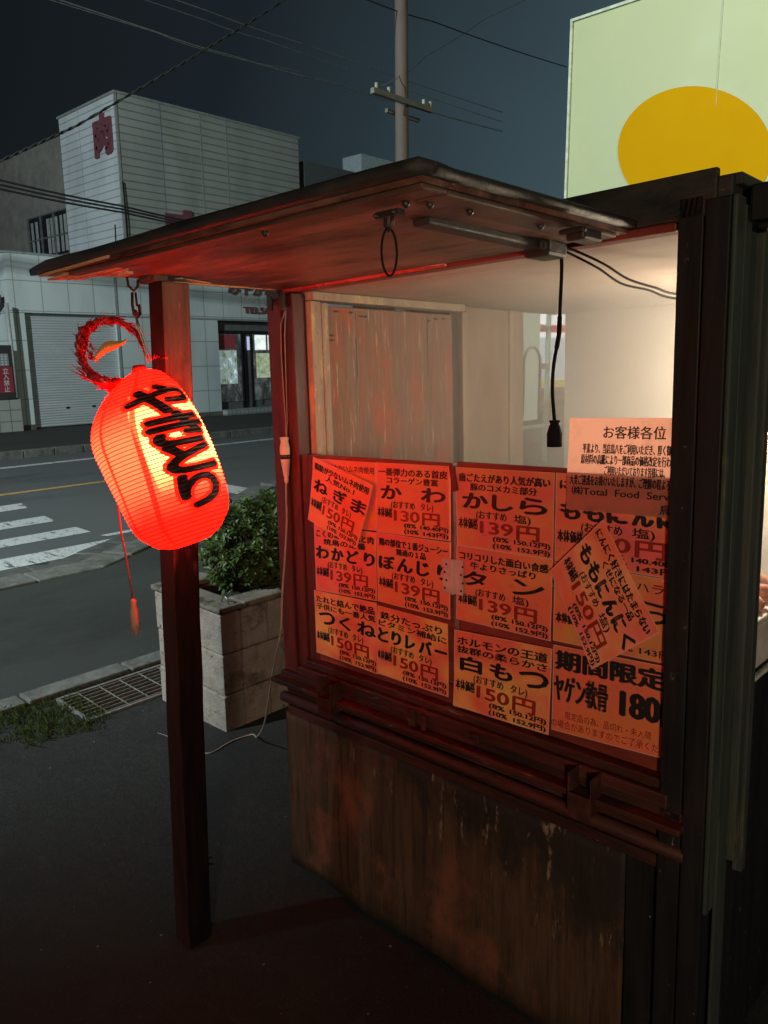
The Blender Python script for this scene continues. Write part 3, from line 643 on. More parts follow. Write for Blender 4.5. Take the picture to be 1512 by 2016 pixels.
mb.tube([(SX + 0.04, 9.5, 4.9), (SX + 0.05, 9.75, 4.6), (SX + 0.05, 9.8, 4.3)], 0.012, 6)
build_each(mb, 'downlead_cable', M['black_rubber'], t)

# left neighbour, its low tiled wall and warning board
t = thing('neighbour_house', 'dim grey house at the left edge beside the shuttered shop', 'house', (-20.5, 2.5, 0.04))
mb = MB(); mb.box(-24, -18.4, -4, 5.95, 0.04, 3.4); mb.build('wall', M['stucco'], t)
mb = MB(); mb.box(-24.3, -17.6, -4.3, 5.98, 3.05, 3.25); mb.build('eave', plain('dark_eave', (0.05, 0.05, 0.05), 0.7), t)
mb = MB(); mb.tube([(-17.25, 5.95, 3.04), (-17.25, 5.97, 0.86)], 0.045, 10); mb.build('downpipe', plain('grey_pipe', (0.35, 0.37, 0.36), 0.5), t)
mb = MB(); mb.box(-17.45, -17.26, -3, 6.06, 0.046, 0.83)
tag(mb.build('tiled_wall', tiled('square_wall_tile', (0.36, 0.38, 0.35), (0.16, 0.17, 0.16), 0.27, 0.27, 0.012, 'YZ', 0.08, 0.5, 0, (0.12, 0.02)), bevel=0.006), 'low wall of square grey tiles left of the shutter', 'wall')
t = thing('warning_board', 'dark board with a red no entry panel above the low tiled wall', 'sign', (-17.24, 5.5, 0.83))
mb = MB(); mb.box(-17.24, -17.20, 4.9, 5.93, 0.84, 2.08); mb.build('board', plain('dark_board', (0.035, 0.035, 0.036), 0.5), t, bevel=0.005)
mb = MB(); mb.box(-17.196, -17.19, 5.0, 5.9, 0.98, 1.58); mb.build('red_panel', plain('red_panel', (0.26, 0.03, 0.05), 0.5, 0, 0.15, 3), t)
mb = MB(); mb.box(-17.196, -17.19, 5.1, 5.84, 1.60, 1.88); mb.build('notice', tiled('white_notice', (0.5, 0.54, 0.56), (0.2, 0.22, 0.24), 0.08, 0.06, 0.014, 'YZ', 0.1), t)
mb = MB()
for k, ch in enumerate('立入禁止'):
    put_text(mb, ch, lambda u, v, q=0: (-17.186 + q * 20, 5.68 + 0.13 * u, 1.55 - v), 0, 1, k * 0.14, k * 0.14 + 0.125, 0.02)
mb.build('lettering', plain('white_letters', (0.62, 0.62, 0.62), 0.5, 0, 0.1), t)

# dim blocks behind the shop, lit shop far down the road
t = thing('dark_building', 'dark flat roofed building beyond the white shop', 'building', (-21, 17.8, 0))
mb = MB(); mb.box(-26, -17.6, 15.6, 19.9, 0, 7.75); mb.build('wall', plain('dim_wall', (0.10, 0.11, 0.11), 0.8), t)
mb = MB(); mb.box(-18.4, -17.5, 18.05, 19.65, 7.76, 8.35); mb.build('roof_box', plain('pale_roof_box', (0.42, 0.5, 0.52), 0.5), t)
t = thing('lit_shop', 'brightly lit shop with red and white fascia far down the road', 'shop', (-19, 31.5, 0))
mb = MB(); mb.box(-24, -17.36, 27.5, 36, 0, 3.9); mb.build('wall', plain('shop_wall', (0.3, 0.3, 0.3), 0.6), t)
mb = MB(); mb.box(-17.35, -17.3, 27.6, 35.9, 3.03, 3.7); mb.box(-17.35, -17.3, 27.6, 35.9, 2.45, 2.68); build_each(mb, 'white_band', glow('white_fascia', (0.95, 1.0, 1.0), 2.2), t)
mb = MB(); mb.box(-17.35, -17.29, 27.6, 35.9, 2.685, 3.025); mb.build('red_band', glow('red_fascia', (0.8, 0.03, 0.04), 1.0), t)
mb = MB(); mb.box(-17.35, -17.31, 27.6, 35.9, 0.50, 2.445); mb.build('shop_window', lit_glow('bright_window', [(0.3, 0.36, 0.42), (0.6, 0.72, 0.8), (0.95, 1, 1)], 1.1, 4), t)
mb = MB(); mb.box(-17.35, -17.29, 27.6, 35.9, 0.18, 0.495); mb.build('yellow_band', glow('yellow_base', (0.65, 0.55, 0.05), 0.9), t)

# ================================================================== POLE, WIRES
t = thing('utility_pole', 'tall concrete utility pole rising behind the stall roof', 'pole', (-6.2, 7.48, -0.1))
mb = MB(); mb.tube([(-6.2, 7.49, -0.1), (-6.2, 7.48, 4.6), (-6.2, 7.475, 9.5)], [0.125, 0.10, 0.085], 20); mb.build('shaft', worn('pole_concrete', [(0.11, 0.085, 0.072), (0.15, 0.12, 0.10)], 5, (2, 2, 0.4), (0.7, 0.9)), t)
mb = MB(); mb.beam((-6.06, 6.72, 5.33), (-6.06, 7.99, 5.33), 0.07, 0.07); mb.beam((-6.34, 7.3, 5.25), (-6.34, 8.02, 5.25), 0.05, 0.05); build_each(mb, 'crossarm', plain('galvanised', (0.22, 0.22, 0.19), 0.5, 0.3), t)
mb = MB()
for y in (6.8, 7.05, 7.8, 7.95): mb.tube([(-6.06, y, 5.37), (-6.06, y, 5.44)], 0.025, 8)
build_each(mb, 'insulator', plain('porcelain', (0.4, 0.38, 0.34), 0.3), t)
WIRE_D = plain('dark_wire', (0.02, 0.02, 0.022), 0.6); WIRE_L = plain('pale_wire', (0.20, 0.22, 0.22), 0.4, 0.3)
def wire(label, pts, r, m):
    mb = MB(); P = [Vector(p) for p in pts]; out = []
    for i in range(len(P) - 1):
        for k in range(6):
            out.append(P[i].lerp(P[i + 1], k / 6) - Vector((0, 0, 0.02 * math.sin(math.pi * k / 6))))
    mb.tube(out + [P[-1]], r, 6); return tag(mb.build('power_line', m), label, 'wire', 'overhead wires')
mb = MB()
base = [Vector(p) for p in [(-8, 1.0, 3.4), (-8, 2.42, 4.05), (-8, 3.4, 4.62), (-8, 4.92, 5.66), (-8, 6.26, 6.6), (-8, 8.2, 8.0)]]
pts = []
for i in range(5):
    for k in range(30): pts.append(base[i].lerp(base[i + 1], k / 30))
for ph in (0, math.pi):
    mb.tube([p + Vector((0.011 * math.cos(i * 0.9 + ph), 0, 0.011 * math.sin(i * 0.9 + ph))) for i, p in enumerate(pts)], 0.010, 5)
tag(mb.build('power_line', worn('twisted_cable', [(0.018, 0.018, 0.02), (0.04, 0.042, 0.044)], 20)), 'thick twisted cable slanting up across the white shop', 'wire', 'overhead wires')
for k, (dz, lb) in enumerate(((0.08, 'topmost of three cables strung low across the shop front'), (0.0, 'middle of three cables strung low across the shop front'), (-0.08, 'lowest of three cables strung low across the shop front'))):
    wire(lb, [(-14, -6, 6.0 + dz), (-14, 4.8, 5.0 + dz), (-14, 7.26, 4.86 + dz * 0.8), (-14, 9.84, 4.70 + dz * 0.6), (-14, 16, 4.5)], 0.022, WIRE_D)
wire('upper pale wire glinting in the top left sky', [(-9, 2, 6.95), (-9, 6.08, 6.96), (-9, 8.2, 7.0), (-9, 14, 7.1)], 0.008, WIRE_L)
wire('second pale wire just below the upper one in the sky', [(-9, 1, 6.8), (-9, 6.1, 6.82), (-9, 7.2, 6.84), (-9, 14, 6.9)], 0.006, WIRE_L)
wire('pale sagging wire above the shop roof corner', [(-9, 0, 6.5), (-9, 5.18, 6.43), (-9, 6.52, 6.44), (-9, 8.6, 6.52), (-9, 14, 6.7)], 0.010, WIRE_L)
wire('thin wire looping close under the sagging pale wire', [(-9, 0, 6.4), (-9, 5.26, 6.42), (-9, 6.14, 6.40), (-9, 7.82, 6.53), (-9, 14, 6.7)], 0.006, WIRE_L)
wire('thin wire rising rightwards from the utility pole', [(-6.2, 7.5, 5.72), (-6.2, 8.03, 6.11), (-6.2, 9.47, 7.0), (-6.2, 12, 8.4)], 0.007, WIRE_L)
wire('dark wire crossing near the top of the utility pole', [(-6.2, 4, 6.3), (-6.2, 6.76, 6.5), (-6.2, 8.15, 6.61), (-6.2, 12, 6.9)], 0.009, WIRE_D)
wire('short stay wire running down left from the utility pole', [(-6.06, 6.8, 5.40), (-6.1, 7.2, 5.58), (-6.18, 7.42, 5.72)], 0.006, WIRE_L)

# ================================================================== BILLBOARD
t = thing('billboard', 'large pale green billboard with a yellow egg shaped spot', 'billboard', (0.5, 7.1, 0.3))
SG = worn('pale_green_board', [(0.43, 0.465, 0.25), (0.46, 0.495, 0.27), (0.49, 0.525, 0.29)], 1.2, rough=(0.4, 0.6), bump=0.03)
mb = MB(); mb.box(-3.15, 5.5, 7.0, 7.35, 2.4, 5.47); mb.build('face', SG, t, bevel=0.012)
mb = MB(); mb.box(-3.18, -3.152, 6.98, 7.36, 2.4, 5.47); mb.box(-3.18, 5.5, 6.98, 7.36, 5.472, 5.50); mb.build('edge_frame', plain('pale_edge', (0.52, 0.58, 0.46), 0.4), t)
mb = MB(); ca, sa = -0.8939, 0.4482
ring = [(-1.705 + 0.868 * math.cos(a) * ca - 0.606 * math.sin(a) * sa, 6.994, 3.842 + 0.868 * math.cos(a) * sa + 0.606 * math.sin(a) * ca) for a in [2 * math.pi * i / 96 for i in range(96)]]
mb.add(ring, [tuple(range(len(ring)))]); mb.build('yellow_spot', worn('yellow_film', [(0.58, 0.30, 0.002), (0.62, 0.33, 0.003)], 1.5, rough=(0.8, 0.9), bump=0.02, spec=0.05), t)
mb = MB(); mb.box(-1.47, -1.466, 6.992, 7.0, 4.25, 5.46); mb.build('seam', plain('board_seam', (0.42, 0.48, 0.32), 0.5), t)
mb = MB(); mb.tube([(-2.84, 7.1, 5.51), (-2.2, 7.1, 5.52)], 0.04, 10); mb.box(-2.45, -2.4, 7.05, 7.15, 5.5, 5.62); mb.build('lamp_bar', plain('lamp_bar', (0.4, 0.36, 0.25), 0.4), t)
mb = MB(); mb.box(-2.6, -2.4, 7.1, 7.3, -0.1, 2.4); mb.box(4.8, 5.0, 7.1, 7.3, -0.1, 2.4); build_each(mb, 'post', M['dark_metal'], t)

# ================================================================== THE STALL (own, slightly tilted frame B)
stall = thing('food_stall', 'old red and black wooden yakitori stall with propped up flap', 'food stall', (0.7, 0.8, 0.0), None, B)
EACH = {'side_boards': 'side_board', 'column': 'column_board', 'wall_stud': 'wall_stud', 'caster': 'caster', 'wall_panel': 'wall_panel', 'menu_board': 'menu_board', 'door_bracket': 'door_bracket'}
def part(name, mat, fn, bevel=0.003, parent=None):
    mb = MB(); fn(mb)
    if name in EACH: return build_each(mb, EACH[name], mat, parent or stall, bevel=bevel)
    return mb.build(name, mat, parent or stall, bevel=bevel)
# red corner post with a moulded groove, and its foot
def f(mb):
    mb.box(-0.012, 0.052, -0.012, 0.055, 0.70, 1.985); mb.box(0.055, 0.098, -0.002, 0.055, 0.70, 1.985); mb.box(0.101, 0.148, 0.006, 0.05, 0.80, 1.49)
part('corner_post', M['red_wood'], f, 0.004)
part('lintel', M['red_rail'], lambda mb: (mb.box(-0.012, 1.30, 0.0, 0.05, 1.987, 2.045), mb.box(0.10, 1.29, -0.012, -0.001, 1.984, 2.0)), 0.003)
part('roof', M['tar'], lambda mb: (mb.box(-0.03, 1.412, -0.012, 1.66, 2.05, 2.072), mb.box(1.02, 1.372, -0.03, -0.013, 2.0, 2.085), mb.box(1.372, 1.40, -0.026, 0.03, 2.03, 2.068)), 0.003)
part('ceiling', M['ceil'], lambda mb: mb.box(0.05, 1.39, 0.052, 1.60, 1.992, 2.02), 0)
# right column: two black boards, a pale batten edge, grooved side strips
def f(mb):
    mb.box(1.300, 1.350, -0.03, 0.10, 0.02, 2.04); mb.box(1.3545, 1.402, -0.036, 0.02, 0.02, 2.029); mb.box(1.3505, 1.3542, -0.02, 0.09, 0.02, 2.02)
part('column', M['black_wood'], f, 0.003)
M['side_strip'] = worn('grey_green_side_boards', [(0.025, 0.034, 0.030), (0.045, 0.058, 0.052), (0.066, 0.080, 0.072)], 5, (6, 6, 0.5), (0.5, 0.75), 0.2, spec=0.2, layers=
                       [((0.05, 0.05, 0.045), 8, (5, 5, 0.5), 0.58, 0.68), ((0.17, 0.13, 0.06), 2.5, (4, 4, 0.7), 0.6, 0.7)])
def f(mb):
    mb.box(1.4025, 1.412, -0.03, 0.016, 0.55, 2.03); mb.box(1.398, 1.410, 0.024, 0.058, 0.75, 2.02); mb.box(1.392, 1.40, 0.06, 0.12, 0.02, 2.0)
    mb.box(1.392, 1.414, 0.125, 0.158, 0.60, 2.0); mb.box(1.394, 1.416, 0.172, 0.20, 0.55, 2.0)
part('side_boards', M['side_strip'], f, 0.003)
part('side_wall', M['black_wood'], lambda mb: (mb.box(1.37, 1.391, 0.10, 1.6, 0.02, 0.98), mb.box(1.37, 1.391, 1.2, 1.6, 0.981, 1.99), mb.box(1.365, 1.391, 0.10, 0.20, 0.981, 1.985)), 0.002)
part('door_bracket', M['black_wood'], lambda mb: (mb.box(1.418, 1.478, 0.012, 0.085, 1.985, 2.052), mb.box(1.425, 1.452, 0.03, 0.075, 1.972, 1.984), mb.box(1.46, 1.53, 0.088, 0.16, 1.985, 2.06)), 0.006)
# left wall seen from inside: peeling jamb, sliding door, posts, panel, then the open gap
def f(mb):
    mb.box(0.06, 0.118, 0.058, 0.10, 0.80, 1.962); mb.box(0.07, 0.121, 0.101, 0.128, 0.80, 1.958)
part('jamb', M['jamb'], f, 0.003)
part('head_rail', M['jamb'], lambda mb: (mb.box(0.06, 0.127, 0.06, 0.83, 1.964, 1.990), ), 0.003)
DR = part('sliding_door', M['door'], lambda mb: mb.box(0.09, 0.112, 0.131, 0.765, 0.60, 1.950), 0.002)
mb = MB()
for y in (0.255, 0.62): mb.box(0.1121, 0.1126, y, y + 0.0025, 1.72, 1.94)
mb.build('cracks', M['ink'], DR)
mb = MB()
for y, z in ((0.17, 1.935), (0.235, 1.935), (0.285, 1.925), (0.30, 1.925), (0.63, 1.925), (0.67, 1.932), (0.715, 1.935), (0.145, 1.86), (0.145, 1.845)):
    mb.lathe([(0.004, 0), (0.003, 0.004)], 8, Matrix.Translation((0.112, y, z)) @ Matrix.Rotation(R(90), 4, 'Y')); mb.box(0.112, 0.1145, y - 0.012, y + 0.012, z - 0.002, z + 0.002)
mb.build('screws', M['dark_metal'], DR)
part('door_stop', plain('blackened_gap', (0.05, 0.05, 0.05), 0.8), lambda mb: mb.box(0.07, 0.10, 0.767, 0.812, 0.6, 1.96), 0)  # dark strip filling the gap beside the sliding door
part('wall_stud', M['jamb'], lambda mb: (mb.box(0.07, 0.124, 0.814, 0.848, 0.6, 1.962), mb.box(0.07, 0.122, 1.135, 1.16, 0.6, 1.985)), 0.003)
part('wall_panel', M['panel'], lambda mb: (mb.box(0.08, 0.113, 0.849, 1.134, 0.6, 1.985), mb.box(0.08, 0.110, 1.161, 1.25, 0.6, 1.985), mb.box(0.06, 0.10, 0.05, 1.52, 0.05, 0.599)), 0.002)
part('back_wall', M['backwall'], lambda mb: mb.box(0.115, 1.36, 1.58, 1.61, 0.3, 1.991), 0.002)
part('worktop', M['dark_metal'], lambda mb: mb.box(0.13, 1.36, 0.06, 1.55, 0.84, 0.865), 0.003)
# menu board in two leaves with its hinge, the stepped sill, ledge and rails
def f(mb):
    mb.box(0.15, 0.7055, 0.006, 0.022, 0.825, 1.492); mb.box(0.7205, 1.30, 0.006, 0.022, 0.825, 1.497)
part('menu_board', M['red_rail'], f, 0.002)
HP = part('hinge_plate', M['plate'], lambda mb: (mb.box(0.679, 0.707, -0.009, -0.006, 1.143, 1.238), mb.box(0.717, 0.747, -0.009, -0.006, 1.145, 1.240), mb.tube([(0.712, -0.008, 1.143), (0.712, -0.008, 1.239)], 0.005, 8)), 0.001)
mb = MB()
for k in range(4):
    for x in (0.686, 0.741): mb.lathe([(0.0035, 0), (0.002, 0.002)], 8, Matrix.Translation((x + (0.006 if k % 2 else 0), -0.009, 1.157 + 0.022 * k)) @ Matrix.Rotation(R(90), 4, 'X'))
mb.build('rivets', M['dark_metal'], HP)
part('strap_hinge', M['dark_metal'], lambda mb: (mb.add([(0.704, -0.0075, 1.487), (0.722, -0.0075, 1.487), (0.733, -0.0085, 1.425), (0.716, -0.0085, 1.418), (0.704, -0.0045, 1.487), (0.722, -0.0045, 1.487), (0.733, -0.0055, 1.425), (0.716, -0.0055, 1.418)], [(3, 2, 1, 0), (4, 5, 6, 7), (0, 1, 5, 4), (1, 2, 6, 5), (2, 3, 7, 6), (3, 0, 4, 7)])), 0)
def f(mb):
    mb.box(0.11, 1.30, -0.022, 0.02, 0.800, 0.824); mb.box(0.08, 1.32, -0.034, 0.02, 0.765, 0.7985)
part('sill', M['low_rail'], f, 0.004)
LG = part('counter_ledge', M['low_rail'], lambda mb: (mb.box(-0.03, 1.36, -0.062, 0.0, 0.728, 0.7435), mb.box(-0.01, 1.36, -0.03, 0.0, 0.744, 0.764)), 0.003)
def bracket(x):
    mb = MB(); mb.box(x - 0.03, x - 0.027, -0.085, -0.035, 0.705, 0.80); mb.box(x + 0.027, x + 0.03, -0.085, -0.035, 0.705, 0.80)
    mb.box(x - 0.027, x + 0.027, -0.085, -0.081, 0.69, 0.752); mb.box(x - 0.027, x + 0.027, -0.0805, -0.035, 0.7445, 0.748); return mb.build('bracket', M['rust_metal'], LG, bevel=0.002)
for x in (0.262, 1.135): bracket(x)
mb = MB(); mb.box(0.575, 0.60, -0.05, -0.0345, 0.745, 0.795); mb.box(0.625, 0.64, -0.05, -0.0345, 0.745, 0.79); mb.box(0.80, 0.825, -0.052, -0.0345, 0.768, 0.79); build_each(mb, 'stop_block', M['low_rail'], LG, bevel=0.003)
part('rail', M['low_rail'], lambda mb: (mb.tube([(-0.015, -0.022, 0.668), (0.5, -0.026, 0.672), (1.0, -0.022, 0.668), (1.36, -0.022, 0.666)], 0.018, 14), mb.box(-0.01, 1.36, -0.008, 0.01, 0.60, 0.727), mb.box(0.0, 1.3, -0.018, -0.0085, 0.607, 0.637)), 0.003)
def skirt(u, v):
    x = -0.022 + 1.238 * u; lo = 0.04 + 0.022 * mnoise.noise((u * 5, 1, 0)) - 0.03 * u
    return (x, -0.006 - 0.004 * mnoise.noise((u * 3, v * 2, 4)) - 0.006 * (1 - v), lo + (0.602 - lo + 0.010 * (0.5 + 0.5 * mnoise.noise((u * 14, 3, 2)))) * v)
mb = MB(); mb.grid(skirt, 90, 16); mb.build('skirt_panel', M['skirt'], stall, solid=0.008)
part('lower_frame', M['black_wood'], lambda mb: (mb.box(-0.012, 0.05, 0.031, 0.055, 0.02, 0.69), mb.box(-0.012, 1.36, 0.012, 0.03, 0.02, 0.6), mb.box(1.216, 1.36, -0.004, 0.011, 0.02, 0.6), mb.box(0.06, 0.09, 0.1, 1.6, 0.02, 0.3)), 0.002)
part('caster', M['black_rubber'], lambda mb: [mb.tube([(x, yy - 0.02, 0.03), (x, yy + 0.02, 0.03)], 0.035, 14) for x, yy in ((0.1, 0.25), (1.25, 0.25), (0.1, 1.4), (1.25, 1.4))], 0)

# the propped up flap
FL = None
def prism(mb, poly, z0, z1):
    n = len(poly); mb.add([(x, y, z0) for x, y in poly] + [(x, y, z1) for x, y in poly], [tuple(reversed(range(n))), tuple(range(n, 2 * n))] + [(i, (i + 1) % n, n + (i + 1) % n, n + i) for i in range(n)])
fp = [(1.195, -0.03), (1.19, -0.668), (0.9, -0.682), (0.5, -0.688), (0.16, -0.694), (0.075, -0.69), (0.07, -0.5), (0.074, -0.25), (0.078, -0.03)]
FL = part('flap', M['flap_under'], lambda mb: prism(mb, fp[::-1], 1.990, 1.999), 0)
tp = [(1.215, -0.02), (1.203, -0.685), (0.9, -0.70), (0.5, -0.706), (0.2, -0.712), (0.02, -0.72), (-0.10, -0.70), (-0.02, -0.66), (0.055, -0.60), (0.055, -0.45), (0.06, -0.02)]
def topskin(mb):
    n = len(tp); cx, cy = 0.62, -0.35; rows = []
    def sag(x, y): return 0.010 * mnoise.noise((x * 2.5, y * 3, 1)) + (0.006 if y < -0.62 else 0)
    edge = []
    for i in range(n):
        a, b = Vector(tp[i]), Vector(tp[(i + 1) % n]); k = max(1, int((b - a).length / 0.04))
        edge += [a.lerp(b, j / k) for j in range(k)]
    m = len(edge)
    vs = []
    for f_, dz in ((1.0, 0.0), (1.004, 0.016), (0.985, 0.024), (0.5, 0.03)):
        for p in edge:
            x, y = cx + (p.x - cx) * f_, cy + (p.y - cy) * f_; vs.append((x, y, 2.000 + dz * 0.75 + sag(x, y) * (0.6 if dz else 0.0)))
    fs = [(r * m + i, r * m + (i + 1) % m, (r + 1) * m + (i + 1) % m, (r + 1) * m + i) for r in range(3) for i in range(m)]
    mb.add(vs, [tuple(reversed(range(m)))] + fs + [tuple(3 * m + i for i in range(m))], True)
mb = MB(); topskin(mb); mb.build('tar_skin', M['tar'], FL)
RIM = plain('stained_rim', (0.16, 0.09, 0.055), 0.6)
M['rim'] = worn('stained_rim_wood', [(0.04, 0.022, 0.016), (0.085, 0.045, 0.03), (0.15, 0.085, 0.055)], 5, (0.8, 5, 5), (0.4, 0.7), 0.25, [((0.04, 0.025, 0.02), 3, (0.8, 3, 3), 0.5, 0.68)])
mb = MB(); mb.add([(0.09, -0.69, 1.980), (1.19, -0.667, 1.980), (1.19, -0.61, 1.982), (0.12, -0.63, 1.982), (0.09, -0.69, 1.9898), (1.19, -0.667, 1.9898), (1.19, -0.61, 1.9898), (0.12, -0.63, 1.9898)], [(3, 2, 1, 0), (4, 5, 6, 7), (0, 1, 5, 4), (1, 2, 6, 5), (2, 3, 7, 6), (3, 0, 4, 7)])
mb.box(1.12, 1.188, -0.608, -0.06, 1.980, 1.9898); mb.build('rim', M['rim'], FL, bevel=0.003)
mb = MB()
for k in range(9):
    y0 = -0.695 + 0.012 * k; x0 = -0.06 + 0.022 * k + random.uniform(-0.01, 0.012); x1 = 0.30 - 0.012 * k; z = 1.994 - 0.0035 * ((k * 3) % 5)
    mb.add([(x0, y0, z), (x0 + 0.06, y0 - 0.008, z - 0.003), (x1, y0, z), (x1, y0 + 0.016, z), (x0 + 0.05, y0 + 0.018, z - 0.003), (x0, y0, z + 0.004), (x0 + 0.06, y0 - 0.008, z + 0.003), (x1, y0, z + 0.006), (x1, y0 + 0.016, z + 0.006), (x0 + 0.05, y0 + 0.018, z + 0.003)],
           [(4, 3, 2, 1, 0), (5, 6, 7, 8, 9), (0, 1, 6, 5), (1, 2, 7, 6), (2, 3, 8, 7), (3, 4, 9, 8), (4, 0, 5, 9)])
mb.build('torn_edge', M['splinter'], FL)
mb = MB(); mb.beam((0.07, -0.49, 1.992), (0.085, -0.05, 1.997), 0.012, 0.016); mb.beam((0.10, -0.30, 1.992), (0.14, -0.42, 1.992), 0.02, 0.008); mb.build('edge_bead', M['splinter'], FL)
mb = MB(); mb.beam((1.02, -0.475, 1.988), (1.03, -0.10, 1.982), 0.040, 0.018); mb.build('batten', M['tar'], FL, bevel=0.005)
mb = MB(); mb.box(1.0, 1.062, -0.115, -0.035, 1.958, 1.994); mb.box(1.045, 1.06, -0.13, -0.03, 1.965, 1.99); mb.build('latch', M['tar'], FL, bevel=0.008)
mb = MB(); mb.box(1.175, 1.215, -0.24, -0.17, 1.955, 1.977); mb.box(1.165, 1.22, -0.25, -0.235, 1.966, 1.977); mb.build('stay_bracket', M['dark_metal'], FL, bevel=0.005)
mb = MB()
for x, y in ((1.12, -0.625), (1.14, -0.59), (1.15, -0.5), (0.8, -0.65), (1.16, -0.3)): mb.lathe([(0.007, -0.004), (0.006, 0.002), (0.003, 0.006)], 10, Matrix.Translation((x, y, 1.977)) @ Matrix.Rotation(R(180), 4, 'X'))
build_each(mb, 'bolt', M['dark_metal'], FL)
mb = MB(); mb.box(1.05, 1.10, -0.622, -0.605, 1.966, 1.9755); mb.tube([(1.066, -0.613, 1.97), (1.066, -0.615, 1.955), (1.073, -0.615, 1.945), (1.081, -0.615, 1.955), (1.081, -0.613, 1.97)], 0.0035, 8)
for x in (1.056, 1.094): mb.tube([(x, -0.63, 1.969), (x, -0.60, 1.969)], 0.003, 6)
ring_h = mb.build('hook_eye', M['dark_metal'], FL)
mb = MB(); rd = Vector((0.70, 0.71, 0))
mb.tube([Vector((1.073, -0.615, 1.912)) + rd * 0.0125 * math.sin(a) + Vector((0, 0, 0.037 * math.cos(a))) for a in [i * 2 * math.pi / 28 for i in range(29)]], 0.0019, 8, False)
mb.build('wire_loop', M['black_rubber'], ring_h)
mb = MB()
for y, z, r in ((-0.026, 2.004, 0.010), (-0.030, 1.988, 0.007)): mb.tube([(0.10, y, z), (0.5, y, z + 0.002), (0.72, y, z + 0.002)], r, 10)
for k in range(5): mb.box(0.75 + 0.05 * k, 0.78 + 0.05 * k, -0.032, -0.013, 2.0 + 0.003 * (k % 2), 2.018)
mb.build('hinge_tube', worn('glossy_red_hinge', [(0.5, 0.05, 0.04), (0.7, 0.085, 0.065)], 15, rough=(0.18, 0.35), bump=0.15), FL)  # the lantern's red glint is put into the hinge colour
mb = MB(); mb.box(0.02, 0.085, -0.035, -0.0125, 1.965, 2.03); mb.tube([(0.088, -0.03, 1.99), (0.09, -0.03, 1.93)], 0.009, 8); mb.tube([(0.04, -0.036, 1.975), (0.04, -0.036, 1.935)], 0.008, 8); mb.build('corner_hinge', M['tar'], FL, bevel=0.004)

# post propping the flap
t = thing('prop_post', 'square wooden post propping the stall flap behind the lantern', 'post', (0.03, -0.47, 0), None, B)
mb = MB()
b0, t0 = Vector((0.012, -0.462, -0.02)), Vector((0.176, -0.490, 1.974)); n = 24; vs = []
for i in range(n + 1):
    c = b0.lerp(t0, i / n) + Vector((0.002 * mnoise.noise((i * 0.5, 0, 1)), 0.002 * mnoise.noise((i * 0.5, 3, 1)), 0)); wx = 0.080 - 0.012 * i / n
    vs += [c + Vector((-wx, 0, 0)), c, c + Vector((0, 0.082, 0)), c + Vector((-wx, 0.082, 0))]
fs = [(i * 4 + k, i * 4 + (k + 1) % 4, i * 4 + 4 + (k + 1) % 4, i * 4 + 4 + k) for i in range(n) for k in range(4)]
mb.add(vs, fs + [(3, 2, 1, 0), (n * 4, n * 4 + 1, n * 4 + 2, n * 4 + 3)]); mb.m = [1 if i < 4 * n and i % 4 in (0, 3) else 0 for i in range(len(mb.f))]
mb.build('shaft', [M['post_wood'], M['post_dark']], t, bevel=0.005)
mb = MB(); mb.box(0.085, 0.16, -0.50, -0.46, 1.9745, 1.994); mb.tube([(0.10, -0.505, 1.985), (0.15, -0.505, 1.985)], 0.008, 8); mb.build('top_block', M['rim'], t, bevel=0.004)

# bulb hanging inside, its wires, smoke
t = thing('light_bulb', 'bare bulb glowing inside the stall behind the black column', 'bulb', (1.25, 0.95, 1.78), None, B)
mb = MB(); mb.lathe([(0.004, -0.045), (0.022, -0.03), (0.029, -0.008), (0.024, 0.015), (0.014, 0.03)], 16, Matrix.Translation((1.25, 0.95, 1.78))); mb.build('glass', glow('bulb_glass', (1.0, 0.80, 0.52), 22), t)
mb = MB(); mb.lathe([(0.015, 0.0), (0.018, 0.01), (0.016, 0.05)], 14, Matrix.Translation((1.25, 0.95, 1.811))); mb.build('socket', M['black_rubber'], t)
BULB = lamp('stall_bulb_light', 'POINT', (0, 0, 0), 82, (1.0, 0.80, 0.57), 0.05); BULB.matrix_world = B @ Matrix.Translation((1.25, 0.95, 1.72))
t = thing('bulb_wire', 'pair of thin dark wires looping from the flap latch to the bulb', 'wire', (1.04, 0.0, 1.985), None, B)
for pts in ([(1.045, -0.03, 1.978), (1.045, 0.0, 1.975), (1.062, 0.10, 1.950), (1.07, 0.20, 1.922), (1.093, 0.30, 1.911), (1.117, 0.40, 1.895), (1.19, 0.70, 1.89), (1.25, 0.95, 1.87)],
            [(1.05, -0.03, 1.98), (1.052, 0.0, 1.982), (1.075, 0.10, 1.958), (1.088, 0.20, 1.930), (1.112, 0.30, 1.914), (1.121, 0.40, 1.905), (1.19, 0.68, 1.90), (1.25, 0.95, 1.86)]):
    mb = MB(); mb.tube(smooth(pts), 0.0028, 8); mb.build('strand', M['black_rubber'], t)
m_s = bpy.data.materials.new('grill_smoke'); m_s.use_nodes = True; tt = m_s.node_tree; tt.nodes.clear()
oo = tt.nodes.new('ShaderNodeOutputMaterial'); vv = tt.nodes.new('ShaderNodeVolumePrincipled'); vv.inputs['Color'].default_value = (0.9, 0.9, 0.88, 1); vv.inputs['Density'].default_value = 0.8; vv.inputs['Anisotropy'].default_value = 0.2
tt.links.new(vv.outputs[0], oo.inputs['Volume'])
mb = MB(); mb.box(0.132, 1.36, 0.075, 1.56, 0.88, 1.985); tag(mb.build('smoke', m_s, frame=B), 'thin pale grill smoke filling the inside of the stall', 'smoke', kind='stuff')
